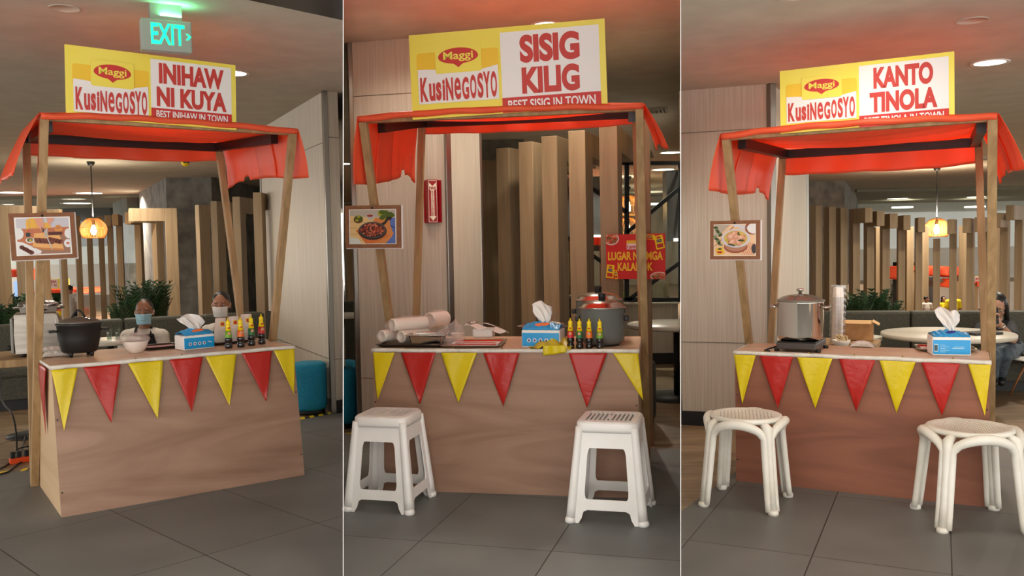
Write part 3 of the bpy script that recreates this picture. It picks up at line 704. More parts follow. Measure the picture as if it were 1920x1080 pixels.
# ------------------------------------------------------------------ framed dish pictures
def flat(mb, mi, poly, M): mb.mi = mi; mb.prism(poly, .0004, M)
def picture(k, px, lab, art):
    b = B[k]
    # hangs on the front of the slanted left post (or its rear neighbour), facing the aisle
    D = b.w((-b.Wc / 2, b.yc + .12, 1.2)).y
    A, Bq, C, Dq = [b.front(u, v, {'L': .015, 'M': .082, 'R': -.008}[k]) for u, v in px]
    w = ((Bq - A).length + (C - Dq).length) / 2; h = ((A - Dq).length + (Bq - C).length) / 2; cen = (A + Bq + C + Dq) / 4
    ang = (math.atan2(Bq.z - A.z, Bq.x - A.x) + math.atan2(C.z - Dq.z, C.x - Dq.x)) / 2
    t = thing('framed_picture', lab, 'picture', b.w(cen), b.yaw); t.rotation_euler = (0, -ang, b.yaw)
    MB().box((0, .006, 0), (w, .012, h)).build('frame', m_kraft, t)
    MB().box((.004, .014, -.002), (w + .006, .003, h + .004)).build('backing', m_prw, t)
    MB().lathe([(.0001, .003), (.005, .002), (.005, 0)], 12, (0, 0, h * .44), (0, -1, 0)).build('pin', m_black, t)
    pw, ph = w * .85, h * .82
    mb = MB(); mats = art(mb, pw, ph); mb.build('photo_print', mats, t)
def clipx(poly, w, h):   # clamp to the print
    return [(max(-w / 2, min(w / 2, x)), max(-h / 2, min(h / 2, y))) for x, y in poly]
def artmats(cols): return [mat('print_ink_%d_%d_%d' % c, c, .45) for c in cols]
def art_L(mb, w, h):
    def P(mi, poly, L): flat(mb, mi, clipx([(x * w / 2, y * h / 2) for x, y in poly], w, h), MXZ(0, -.0002 - .0004 * L))
    P(0, [(-1, -1), (1, -1), (1, 1), (-1, 1)], 0)
    P(1, [(-.94, -.94), (.94, -.94), (.94, .45), (-.94, .4)], 1); P(2, [(-.94, .4), (.94, .45), (.94, .94), (-.94, .94)], 1)
    P(3, [(-.5, .42), (-.1, .42), (-.05, .94), (-.5, .94)], 2); P(3, [(-.1, .42), (.3, .42), (.25, .7), (-.1, .7)], 2)
    P(4, [(.45, .1), (.94, -.1), (.94, -.94), (-.1, -.94), (-.2, -.6), (.6, -.5)], 2)
    P(5, [(-.33, .15), (.55, .2), (.70, -.70), (.0, -.62), (-.42, -.52)], 3); P(6, [(-.42, -.52), (.0, -.62), (.7, -.7), (.7, -.8), (0, -.72), (-.42, -.6)], 4)
    for i in range(9): P(7 + i % 2, oval(-.28 + i * .07, -.22 - .01 * i, .06, .16, 10, .2), 4)
    for i in range(9): P(8 - i % 2, oval(.18 + i * .055, -.18 - i * .02, .06, .13, 10, -.3), 5); P(7, oval(.2 + i * .055, .12, .05, .1, 10), 5)
    P(9, [(.0, .3), (.04, .32), (.3, -.72), (.26, -.7)], 6); P(9, [(.1, .4), (.16, .4), (.12, -.05), (.02, -.02)], 6); P(10, oval(-.02, .34, .04, .13, 12, .2), 7)
    P(11, [(-.3, .94), (.0, .94), (.05, .5), (-.05, .25), (-.14, .4), (-.22, .6)], 7); P(11, [(.15, .94), (.42, .94), (.38, .78), (.3, .72), (.26, .5), (.2, .6)], 7)
    P(10, rrect(-.62, -.02, -.47, .2, .03), 4); P(6, [(-.62, .2), (-.47, .2), (-.52, .5), (-.58, .5)], 4); P(3, oval(-.55, .62, .05, .28, 12), 5); P(12, oval(-.54, .3, .05, .07, 10), 6)
    P(13, oval(-.5, -.2, .15, .14, 18), 4); P(14, oval(-.5, -.18, .11, .1, 16), 5); P(15, oval(-.48, -.2, .05, .06, 12), 6)
    P(13, [(-.94, -.25), (-.75, -.3), (-.1, -.78), (-.15, -.92), (-.94, -.94)], 4)
    for i in range(7): P(7 + i % 2, oval(-.8 + .055 * i, -.55 - .05 * i, .09, .11, 10, i), 5)
    P(13, oval(-.9, .15, .2, .3, 18), 4); P(16, oval(.55, .35, .14, .22, 18), 4); P(6, oval(.55, .42, .11, .1, 14), 5); P(13, oval(.92, .1, .16, .27, 18), 4); P(13, oval(.86, -.42, .14, .22, 18), 4); P(12, oval(.86, -.42, .06, .06, 12), 5)
    return artmats([(232, 226, 220), (188, 104, 62), (196, 190, 196), (226, 168, 50), (150, 104, 78), (226, 164, 92), (196, 120, 54), (100, 38, 22), (136, 60, 34), (186, 180, 178), (26, 20, 20), (216, 148, 120), (196, 70, 40), (224, 220, 218), (78, 84, 28), (196, 158, 40), (214, 140, 56)])
def art_M(mb, w, h):
    def P(mi, poly, L): flat(mb, mi, clipx([(x * w / 2, y * h / 2) for x, y in poly], w, h), MXZ(0, -.0002 - .0004 * L))
    P(0, [(-1, -1), (1, -1), (1, 1), (-1, 1)], 0)
    P(1, [(-.96, -.96), (.96, -.96), (.96, .45), (-.96, .62)], 1); P(2, [(-.96, .62), (.96, .45), (.96, .96), (-.96, .96)], 1)
    P(3, [(.1, .5), (.96, .42), (.96, -.96), (-.1, -.96), (-.3, -.7)], 2)
    for i in range(4): P(4, [(-.96, .3 - .35 * i), (-.3, .26 - .35 * i), (-.3, .25 - .35 * i), (-.96, .28 - .35 * i)], 2)
    P(5, [(-.72, -.2), (-.3, -.0), (.75, -.5), (.0, -.96), (-.3, -.96)], 3)
    P(6, [(.25, .1), (.5, .28), (.62, .55), (.78, .6), (.84, .5), (.78, .38), (.66, .36), (.55, .15), (.35, -.05)], 4)
    P(6, oval(0, -.24, .60, .52, 32), 5); P(7, oval(0, -.18, .57, .46, 32), 6); P(6, oval(0, -.2, .52, .40, 30), 7)
    r = random.Random(2)
    for i in range(150):
        a = r.uniform(0, 2 * PI); q = math.sqrt(r.random()); P(8 + i % 4, oval(.48 * q * math.cos(a), -.19 + .35 * q * math.sin(a), .045, .04, 6, r.uniform(0, 3)), 8 + i % 5)
    P(12, oval(-.6, .42, .2, .22, 16), 3); 
    for i, (x, y) in enumerate(((-.7, .5), (-.58, .58), (-.48, .5), (-.66, .38), (-.52, .38))): P(13 + i % 2, oval(x, y, .075, .09, 12), 4)
    P(14 + 1, oval(-.08, .62, .2, .12, 18), 4); P(15, [(-.26, .6), (.1, .6), (0, .38), (-.14, .38)], 3); P(8, oval(-.1, .63, .14, .07, 14), 5)
    for i in range(14): P(13 + (i % 3 == 0), oval(.35 + .06 * (i % 9) , .82 - .14 * (i // 5) + .04 * math.sin(i * 3), .12, .12, 7, i), 3 + i % 3)
    P(16, [(.72, .45), (.96, .5), (.96, -.4), (.85, -.3), (.75, .1)], 4); P(16, [(.55, -.96), (.96, -.96), (.96, -.2), (.8, -.6)], 4); P(17, [(.75, .1), (.96, -.05), (.96, -.12), (.78, .0)], 5)
    P(18, oval(-.85, -.92, .34, .3, 20), 4)
    return artmats([(226, 220, 212), (222, 186, 126), (178, 166, 152), (206, 128, 66), (150, 104, 66), (204, 106, 50), (44, 34, 32), (92, 76, 70), (150, 52, 34), (186, 92, 62), (214, 128, 96), (124, 38, 26), (96, 54, 38), (76, 92, 22), (150, 150, 36), (186, 178, 176), (86, 108, 172), (52, 68, 120), (206, 208, 200)])
def art_R(mb, w, h):
    def P(mi, poly, L): flat(mb, mi, clipx([(x * w / 2, y * h / 2) for x, y in poly], w, h), MXZ(0, -.0002 - .0004 * L))
    P(0, [(-1, -1), (1, -1), (1, 1), (-1, 1)], 0); P(1, [(-.97, -.97), (.97, -.97), (.97, .97), (-.97, .97)], 1)
    P(2, [(-.97, 0), (-.2, .97), (-.97, .97)], 2)
    for i in range(10): P(3 + i % 2, oval(-.92 + .03 * (i % 5) * 2, .8 - .12 * i, .13, .08, 7, i), 3)
    P(5, [(-.97, -.42), (-.5, .15), (.0, .88), (-.03, .9), (-.53, .18), (-.97, -.38)], 3)
    P(6, oval(.05, -.42, .55, .4, 30), 4); P(7, oval(.05, -.33, .52, .38, 30), 5); P(8, oval(.06, .1, .68, .58, 34), 6); P(9, oval(.06, .12, .56, .47, 34), 7)
    r = random.Random(4)
    for i in range(26):
        a = r.uniform(0, 2 * PI); q = .55 + .4 * r.random(); P([10, 3, 11][i % 3], oval(.06 + .5 * q * math.cos(a), .12 + .42 * q * math.sin(a), .08, .05, 7, r.uniform(0, 3)), 8 + i % 4)
    for i, (x, y, a, c) in enumerate(((-.15, .2, .2, .26), (.0, .38, .24, .12), (.12, .2, .12, .14), (.33, .15, .2, .16), (-.08, -.12, .24, .16), (.2, -.12, .26, .12), (.25, .02, .1, .08))):
        P(12, oval(x, y, a, c, 14, i), 12 + i); P(13, oval(x - .03, y + .03, a * .55, c * .5, 12, i), 19)
    P(3, oval(.32, -.02, .17, .06, 12), 20); P(3, oval(-.12, -.3, .2, .05, 12, -.3), 20)
    P(6, oval(.85, .75, .36, .42, 20), 4); P(14, oval(.92, .72, .33, .34, 18), 5); P(8, oval(.1, .93, .18, .14, 16), 4); P(8, oval(.4, .78, .19, .14, 16), 4)
    P(15, [(-.92, -.55), (-.58, -.42), (-.46, -.82), (-.8, -.94)], 6); P(16, oval(-.7, -.56, .1, .06, 10), 7); P(17, oval(-.7, -.76, .13, .08, 10), 7)
    for i in range(6): P(18, [(.35 + .1 * i, -.95), (.38 + .1 * i, -.95), (.6 + .09 * i, -.2), (.57 + .09 * i, -.2)], 3)
    P(16, oval(.92, -.55, .12, .3, 14), 6)
    return artmats([(228, 222, 212), (230, 190, 150), (180, 164, 148), (60, 74, 36), (120, 136, 92), (140, 96, 66), (150, 76, 48), (176, 122, 96), (206, 200, 204), (212, 176, 96), (196, 180, 60), (206, 150, 50), (214, 152, 122), (232, 182, 158), (226, 222, 220), (226, 184, 36), (60, 52, 56), (176, 50, 42), (206, 120, 96)])
picture('L', ((16, 400), (139, 398), (145, 483), (22, 489)), 'brown framed photo of grilled meat, hung on the inihaw stall posts', art_L)
picture('M', ((648, 386), (752, 384), (750, 465), (646, 465)), 'brown framed photo of a black pan, hung on the sisig stall', art_M)
picture('R', ((1333, 415), (1426, 412), (1423, 487), (1330, 486)), 'brown framed photo of a soup bowl, hung on the tinola stall', art_R)

# ------------------------------------------------------------------ stools
def square_stool(px, h, lab, wiggle=1):
    P = [fl(u, v, .004) for u, v in px]; c = sum(P, Vector()) / 4; c.z = 0
    a = ((P[1] - P[0]).length + (P[2] - P[3]).length + ((P[3] - P[0]).length + (P[2] - P[1]).length)) / 8
    d = (P[1] - P[0]) + (P[2] - P[3]); rz = math.atan2(d.y, d.x); a *= 1.0; bt = a * .74
    c += Vector((0, -.03, 0))
    t = thing('plastic_stool', lab, 'stool', c, rz, 'square white plastic stools')
    def hw(z): return a + (bt - a) * (z / h)
    def outline():
        o = []
        lw = .30
        o += [(-1, .0), (-1 + lw * .75, .0), (-1 + lw, .05), (-.66, .115), (-.55, .135), (.55, .135), (.66, .115), (1 - lw, .05), (1 - lw * .75, 0), (1, 0), (1, .93), (-1, .93)]
        hole = [(x * (1 - .05 * (z - .24)), z) for x, z in [(x, .24 + (z + .25)) for x, z in rrect(-.66, -.25, .66, .255, .085, 6)]]
        return o, hole
    for q in range(4):
        bm = bmesh.new(); R = Matrix.Rotation(q * PI / 2, 4, 'Z'); o, hl = outline(); ed = []
        for loop in (o, hl):
            vs = []
            for s, z in loop:
                zz = z * h; w = hw(zz); vs.append(bm.verts.new(R @ Vector((s * w * .96, -w, zz))))
            for i in range(len(vs)): ed.append(bm.edges.new((vs[i], vs[(i + 1) % len(vs)])))
        bmesh.ops.triangle_fill(bm, use_beauty=True, edges=ed)
        mb = MB(); mb.bm.free(); mb.bm = bm; mb.build('side_frame', m_plastic, t, solid=.006)
    for q in range(4):
        sx, sy = ((-1, -1), (1, -1), (1, 1), (-1, 1))[q]; mb = MB()
        n = 8; pts = []; rr = []
        for i in range(n + 1): z = .02 + (h * .95 - .02) * i / n; w = hw(z) * .965; pts.append((sx * w, sy * w, z)); rr.append(.016 + .004 * (1 - i / n))
        mb.tube(pts, rr, 12); lg = mb.build('leg', m_plastic, t)
        MB().lathe([(.020, 0), (.023, .006), (.022, .016), (.017, .024)], 16, (sx * a * .965, sy * a * .965, 0)).build('foot', m_plastic, lg)
    # seat with slots: two rows of slots cut right through
    mb = MB(); r = bt * 1.06
    bm = mb.bm; ed = []
    def loop(poly, z):
        vs = [bm.verts.new((x, y, z)) for x, y in poly]
        for i in range(len(vs)): ed.append(bm.edges.new((vs[i], vs[(i + 1) % len(vs)])))
    loop(rrect(-r, -r, r, r, .035, 6), h)
    ns = 11
    for i in range(ns):
        x = -r * .74 + 2 * r * .74 * i / (ns - 1); ln = r * .68
        if abs(i - (ns - 1) / 2) < 1: 
            loop(rrect(x - .0042, -ln, x + .0042, -r * .22, .002, 2), h); loop(rrect(x - .0042, r * .22, x + .0042, ln, .002, 2), h)
        else: loop(rrect(x - .0042, -ln, x + .0042, ln, .002, 2), h)
    bmesh.ops.triangle_fill(bm, use_beauty=True, edges=ed)
    mb.build('seat', m_plastic, t, solid=.006)
    mb = MB(); prof = [(r, h), (r + .004, h - .006), (r + .005, h * .93), (r + .003, h * .9)]; rows = []
    for rr2, z in prof:
        rows.append([mb.v((x, y, z)) for x, y in rrect(-rr2, -rr2, rr2, rr2, .036, 6)])
    for A_, B_ in zip(rows, rows[1:]):
        n = len(A_)
        for i in range(n): mb.face([A_[i], A_[(i + 1) % n], B_[(i + 1) % n], B_[i]], True)
    mb.build('seat_rim', m_plastic, t, solid=.004)
square_stool([(661, 953), (778, 960), (806, 924), (693, 918)], .392, 'left square white plastic stool with slotted seat, in front of the sisig stall')
square_stool([(1082, 976), (1208, 984), (1206, 938), (1088, 932)], .395, 'right square white plastic stool with slotted seat, in front of the sisig stall')

def round_stool(px, h, lab, lab2=None):
    P = [fl(u, v, .004) for u, v in px]; c = sum(P, Vector()) / 4; c.z = 0
    a = sum((p - c).length for p in P) / 4; a0 = math.atan2((P[0] - c).y, (P[0] - c).x)
    t = thing('round_stool', lab, 'stool', c, a0, 'round white plastic stools'); rs = a * .74; m = m_plastic2
    for q in range(4):
        t0 = q * PI / 2; t1 = t0 + PI / 2; off = .10; pts = []; rr = []
        def rad(z): return a - (a - rs * 1.08) * (z / (h * .9)) ** .9
        for i in range(9):
            z = .012 + (h * .80 - .012) * i / 8; pts.append((rad(z) * math.cos(t0 + off), rad(z) * math.sin(t0 + off), z)); rr.append(.0115 + .003 * i / 8)
        for i in range(1, 12):
            s = i / 12; an = t0 + off + (PI / 2 - 2 * off) * s; zz = h * (.80 + .145 * math.sin(PI * s) ** .55); R_ = rad(h * .85) * (1.0 - .03 * math.sin(PI * s)); pts.append((R_ * math.cos(an), R_ * math.sin(an), zz)); rr.append(.0155 + .004 * math.sin(PI * s))
        for i in range(8, -1, -1):
            z = .012 + (h * .80 - .012) * i / 8; pts.append((rad(z) * math.cos(t1 - off), rad(z) * math.sin(t1 - off), z)); rr.append(.0115 + .003 * i / 8)
        MB().tube(pts, rr, 12).build('leg_arch', m, t)
        zt = h * .90; mb = MB()      # shoulder and flat web that joins the two tubes into one leg
        mb.tube([(rad(z) * math.cos(t0) * 1.02, rad(z) * math.sin(t0) * 1.02, z) for z in (.008, h * .3, h * .6, h * .83, h * .9)] + [(rs * .85 * math.cos(t0), rs * .85 * math.sin(t0), h * .955)], [.016, .014, .015, .018, .02, .015], 10)
        lg = mb.build('leg', m, t)
        MB().lathe([(.021, 0), (.022, .01), (.018, .02)], 14, (a * 1.01 * math.cos(t0), a * 1.01 * math.sin(t0), 0)).build('foot', m, lg)
    MB().lathe([(.0001, h * .985), (rs * .8, h * .985), (rs * .9, h), (rs * .985, h * .992), (rs, h * .965), (rs * .95, h * .94), (rs * .86, h * .95), (.0001, h * .95)], 48).build('seat', m, t, smooth=True)
    mb = MB(); n = 8
    for i in range(-n, n + 1):
        for j in range(-n, n + 1):
            x = (i + .5 * (j % 2)) * rs * .115; y = j * rs * .1
            if math.hypot(x, y) < rs * .76: mb.lathe([(.0001, h * .9862), (.0022, h * .9862), (.0022, h * .985)], 8, (x, y, 0))
    mb.build('seat_hole_discs', mat('hole_shade', (70, 62, 54), .9), t)  # dark discs laid on the seat stand in for the shade inside holes
round_stool([(1329, 946), (1407, 968), (1471, 930), (1390, 912)], .375, 'left round white plastic stool with curved legs, in front of the tinola stall')
round_stool([(1761, 999), (1886, 1003), (1866, 952), (1757, 948)], .372, 'right round white plastic stool with perforated seat, in front of the tinola stall')

# ------------------------------------------------------------------ counter goods
def sauce(k, u, v, lab, col, cap_u=None):
    b = B[k]; P = fl(u, v, b.H + .001); P += (P - CAMP).normalized() * 0; s = pxm(57, P.y) / .19
    t = thing('sauce_bottle', lab, 'sauce bottle', P, b.yaw, 'small sauce bottles on the %s counter' % DISH[k])
    def sc(L): return [(r * s, z * s) for r, z in L]
    MB().lathe(sc([(.0001, 0), (.021, 0), (.023, .004), (.0235, .022), (.019, .03), (.0185, .036), (.0235, .046), (.0235, .058), (.0205, .07), (.0001, .07)]), 24).build('bottle', mat('dark_sauce', (20, 12, 10), .12, coat=.6), t)
    MB().lathe(sc([(.0212, .066), (.0212, .08), (.0175, .112), (.0172, .112)]), 24, cap=False).build('lower_label', mat('label_' + lab[:6], col, .4), t)
    MB().lathe(sc([(.0178, .110), (.013, .142), (.0127, .15), (.0001, .15)]), 24).build('upper_label', m_yelb, t)
    p = MB().ell((0, -.0182 * s, .094 * s), (.0105 * s, .003 * s, .011 * s)).build('label_picture', mat('label_food', (206, 150, 110), .5), t)
    MB().ell((0, -.0148 * s, .128 * s), (.0085 * s, .0025 * s, .0048 * s)).build('label_emblem', m_red, t)
    MB().lathe(sc([(.0125, .148), (.0135, .15), (.0135, .168), (.011, .171), (.005, .176), (.0022, .19), (.0001, .19)]), 20).build('cap', m_yelb, t)
LCOL = [('green', (110, 160, 40)), ('orange', (236, 110, 30)), ('dark green', (30, 110, 60)), ('red', (196, 36, 36))]
for (u, v), (cn, cc) in zip(((429, 657), (452, 655), (472, 652), (491, 649)), LCOL):
    sauce('L', u, v - 4, 'small dark sauce bottle with %s label and yellow cap on the inihaw counter' % cn, cc)
for (u, v), (cn, cc) in zip(((1070, 655), (1087, 655.5), (1105, 655.5), (1125, 656)), [LCOL[3], LCOL[2], LCOL[1], LCOL[0]]):
    sauce('M', u, v - 2, 'small dark sauce bottle with %s label and yellow cap on the sisig counter' % cn, cc)

def sheet(w, h, seed, amp=.006):
    r = random.Random(seed); a = [r.uniform(0, 6) for _ in range(4)]
    return lambda x, y: amp * (math.sin(x * 60 / 1 + a[0]) + math.sin(y * 55 + a[1] + x * 40) + .6 * math.sin((x + y) * 110 + a[2]))
def tissue_pack(k, u0, v0, u1, v1, hpx, dep, lab, face, tissue):
    b = B[k]; A = fl(u0, v0, b.H + .001); Bq = fl(u1, v1, b.H + .001); w = (Bq - A).length; rz = math.atan2((Bq - A).y, (Bq - A).x)
    h = pxm(hpx, A.y); t = thing('tissue_pack', lab, 'tissue pack', A, rz)
    MB().box((w / 2, dep / 2, h / 2), (w, dep, h)).build('paper_block', m_paper, t, bevel=.006)
    mb = MB(); e = .0015                            # printed sleeve over front, back and top
    mb.box((w * .5, dep / 2, h * .46), (w * .96, dep + 2 * e, h * .74))
    mb.build('printed_sleeve', m_blue, t, bevel=.0006)
    mb = MB(); ridge = h * .42
    mb.grid(lambda a, q: (w * (.02 + .96 * a), dep * q, h + .001 + ridge * (1 - abs(2 * q - 1)) ** .8 * (.55 + .45 * math.sin(PI * min(1, max(0, a * 1.1)))) * (1 if face else .7) + .0015 * math.sin(a * 37 + q * 9)), 24, 16)
    mb.build('top_film', m_blue, t, solid=.001)
    mb = MB()
    if face:
        for i in range(4): mb.prism(oval(w * (.2 + .15 * i), h * .42, w * .05, w * .05, 16), .0006, MXZ(0, -.0022))
        for i in range(3): mb.prism(oval(w * (.79 + .045 * i), h * (.5 - .03 * i), w * .018, w * .018, 10), .0006, MXZ(0, -.0022))
    else:
        mb.prism(rrect(w * .045, h * .22, w * .15, h * .62, .001), .0006, MXZ(0, -.0022))
        for i in range(5): mb.prism(rrect(w * .2, h * (.2 + .09 * i), w * (.34 + .1 * (i % 2)), h * (.22 + .09 * i), .0005, 1), .0006, MXZ(0, -.0022))
        for i in range(2): mb.prism(rrect(w * (.5 + .05 * i), h * (.38 + .08 * i), w * .82, h * (.41 + .08 * i), .0005, 1), .0006, MXZ(0, -.0022))
    mb.build('front_print', m_prw if face else mat('pale_print', (170, 214, 232), .5), t)
    if face:
        mb = MB()
        for i in range(4): mb.prism(oval(w * (.2 + .15 * i), h * .42, w * .024, w * .03, 10), .0006, MXZ(0, -.003))
        mb.build('icons', m_navy, t)
        mb = MB(); M_ = Matrix.Translation((0, dep * .16, h + ridge * .36)) @ Matrix.Rotation(PI / 2 * .62, 4, 'X')
        mb.prism(oval(w * .52, ridge * .35, w * .2, ridge * .26, 20, .1), .001, M_); mb.build('top_emblem', mat('emblem_orange', (226, 110, 50), .5), t)
    else:
        mb = MB(); M_ = Matrix.Translation((0, dep * .12, h + ridge * .30)) @ Matrix.Rotation(PI / 2 * .55, 4, 'X')
        mb.prism(oval(w * .5, ridge * .3, w * .13, ridge * .16, 16, .1), .001, M_); mb.build('top_emblem', m_navy, t)
        mb = MB()
        for i in range(9): mb.prism(rrect(w * (.052 + .0095 * i), h * .27, w * (.057 + .0095 * i + .002 * (i % 2)), h * .58, .0002, 1), .0006, MXZ(0, -.003))
        mb.build('bar_marks', m_black, t)
    for i, (x0, x1, z1, lean) in enumerate(tissue):
        def f(a, q, x0=x0, x1=x1, z1=z1, lean=lean, i=i):
            s = math.sin(PI * a); wid = (x1 - x0) * (.35 + .65 * min(1, q * 1.5)) ; cx = (x0 + x1) / 2 * q + .55 * (1 - q) * 1
            x = w * (cx + (a - .5) * wid); z = h + ridge * .5 + (z1 * h) * q * (.86 + .14 * math.cos((a - .4) * 4))
            return (x, dep * .45 + .02 * math.sin(a * 6 + i * 2) * q + .008 * math.sin(q * 9 + a * 12), z)
        MB().grid(f, 16, 18).build('tissue', m_paper, t, solid=.0008)
    return t
tissue_pack('L', 345, 658, 403, 652, 28, .10, 'blue and white tissue pack on the inihaw counter beside the paper cups', True, [(.08, .78, 1.2, 0), (.0, .38, 1.05, 0)])
tissue_pack('M', 978, 652, 1050, 653, 34, .11, 'blue and white tissue pack on the sisig counter behind the yellow pennant', True, [(.22, .74, 1.35, 0)])
tissue_pack('R', 1748, 667, 1821, 668, 36, .12, 'blue tissue pack with small print, on the steel tray of the tinola counter', False, [(.12, .55, 1.3, 0), (.48, .82, 1.15, 0)])

def tray(k, u0, v0, u1, v1, dep, lab, ang=0, m=None, h=.012, paper=False, grp=None):
    b = B[k]; A = fl(u0, v0, b.H + .002); Bq = fl(u1, v1, b.H + .002); w = (Bq - A).length; rz = math.atan2((Bq - A).y, (Bq - A).x) + ang
    t = thing('serving_tray', lab, 'tray', A, rz)
    mb = MB(); rows = []
    for ins, z in ((.012, 0), (.006, h * .5), (.0, h), (-.006, h), (-.0062, h - .002), (-.001, h - .002), (.004, h * .4), (.010, -.0005)):
        rows.append([mb.v((x, y, z + .001)) for x, y in rrect(ins, ins, w - ins, dep - ins, .014, 4)])
    for a_, b_ in zip(rows, rows[1:]):
        n = len(a_)
        for i in range(n): mb.face([a_[i], a_[(i + 1) % n], b_[(i + 1) % n], b_[i]], True)
    mb.face(rows[0]); mb.face(rows[-1][::-1]); mb.build('pan', m or m_steelb, t)
    if paper:
        mb = MB(); mb.mi = 0
        mb.box((w * .5, dep * .5, .004), (w * .84, dep * .8, .002)); mb.mi = 1
        mb.box((w * .5, dep * .38, .0055), (w * .8, dep * .16, .0008)); mb.box((w * .5, dep * .66, .0055), (w * .7, dep * .1, .0008)); mb.build('paper_liner', [m_prw, m_red], t)
    return t
tray('L', 279, 657, 346, 651, .16, 'dark tray with white and red paper on the inihaw counter left of the tissue pack', m=mat('dark_tray', (60, 48, 40), .35), paper=True)
tray('L', 404, 648, 482, 640, .13, 'dark round-cornered tray under the paper cup stacks of the inihaw counter', m=mat('brown_tray', (66, 52, 44), .4))
tray('M', 706, 651, 822, 652, .26, 'long dark steel tray at the left end of the sisig counter', m=mat('dark_steel', (96, 92, 86), .3, 1))
tray('M', 826, 653, 936, 653, .25, 'steel tray with red and white paper in the centre of the sisig counter', m=m_steel, paper=True, ang=.05)
tray('R', 1724, 659, 1832, 661, .17, 'stainless tray with red and white paper under the tissue pack of the tinola counter', m=m_steel, paper=True)

def towel(P, rz, w, d, h, lab, seed=0):
    mb = MB(); r = random.Random(seed)
    for j in range(3):
        mb.grid(lambda a, q: (w * (a - .5) * (1 - .08 * j), d * (q - .5) * (1 - .05 * j), h * (j + 1) / 3 * (math.sin(PI * min(1, max(0, a)) ) ** .25) * (.55 + .45 * math.sin(PI * q) ** .4) + .003 * math.sin(a * 23 + j) * math.sin(q * 11)), 24, 14)
    o = mb.build('folded_towel', noisy('towel_cotton', (226, 216, 206), (206, 196, 186), 50, .9, bump=.4), loc=P, rz=rz, solid=.003); tag(o, lab, 'towel')
towel(fl(104, 668, B['L'].H + .002), B['L'].yaw, .12, .06, .026, 'white folded towel on the inihaw counter in front of the black pot', 1)
towel(fl(88, 662, B['L'].H + .002) + Vector((-.04, .12, 0)), B['L'].yaw, .12, .05, .016, 'flat white cloth behind the folded towel, beside the crossing posts', 2)
towel(fl(1616, 650, B['R'].H + .002), B['R'].yaw, .10, .05, .026, 'small white folded towel in the centre of the tinola counter', 3)

# black slow-cooker pot of the left stall
b = B['L']; P = fl(150, 667, b.H + .001); r = pxm(38, P.y); s = r / .10; t = thing('cooking_pot', 'black electric cooking pot with glass lid on the inihaw counter', 'pot', P, b.yaw)
MB().lathe([(.0001, .02 * s), (.074 * s, .02 * s), (.082 * s, .028 * s), (.096 * s, .09 * s), (.10 * s, .152 * s), (.106 * s, .158 * s), (.104 * s, .164 * s), (.0001, .166 * s)], 40).build('body', m_black, t)
for i in range(4):
    a = PI / 4 + i * PI / 2; MB().lathe([(.008 * s, 0), (.012 * s, .026 * s)], 10, (.066 * s * math.cos(a), .066 * s * math.sin(a), 0)).build('foot', m_black, t)
MB().lathe([(.098 * s, .164 * s), (.09 * s, .176 * s), (.06 * s, .188 * s), (.02 * s, .195 * s), (.0001, .196 * s)], 36).build('lid', mat('smoky_glass', (120, 112, 100), .08, trans=.4, spec=.7), t)
MB().tube([((-.03 + .06 * i / 10) * s, 0, (.192 + .034 * math.sin(PI * i / 10)) * s) for i in range(11)], .0045 * s, 8).build('lid_handle', m_black, t)
for sg in (-1, 1): MB().box((sg * .118 * s, 0, .128 * s), (.035 * s, .05 * s, .011 * s)).build('side_handle', m_black, t, bevel=.003)
# white bowl with plastic wrap
b = B['L']; P = fl(255, 661, b.H + .001); r = pxm(23, P.y); t = thing('serving_bowl', 'white bowl holding crumpled clear plastic on the inihaw counter', 'bowl', P, b.yaw)
MB().lathe([(.0001, 0), (r * .45, 0), (r * .5, r * .05), (r * .82, r * .38), (r, r * .92), (r * 1.01, r * .96), (r * .96, r * .94), (r * .75, r * .42), (r * .4, r * .12), (.0001, r * .1)], 40).build('bowl', mat('glazed_white', (232, 220, 208), .2), t)
def crumple(name, c, rx, ry, rz_, m, parent=None, loc=(0, 0, 0), seed=1, amp=.35, n=26, bm_only=False):
    mb = MB(); MBv = []
    def f(a, q):
        th = 2 * PI * a; ph = PI * q; p = Vector((math.sin(ph) * math.cos(th), math.sin(ph) * math.sin(th), math.cos(ph)))
        k = 1 + amp * noise.noise(p * 2.2 + Vector((seed, 0, 0))) + amp * .6 * abs(noise.noise(p * 6 + Vector((0, seed, 0))))
        return (c[0] + p.x * rx * k, c[1] + p.y * ry * k, c[2] + p.z * rz_ * k)
    mb.grid(f, n * 2, n, True); return mb.build(name, m, parent, loc)
m_bag = cloth_mat('milky_plastic', (240, 226, 220), .4, .25, alpha=.24)
crumple('plastic_wrap', (-r * .25, 0, r * 1.05), r * 1.1, r * .7, r * .42, m_bag, t, seed=3, amp=.5)
crumple('plastic_wrap', (r * .25, r * .2, r * 1.1), r * .7, r * .5, r * .5, m_bag, t, seed=8, amp=.5)

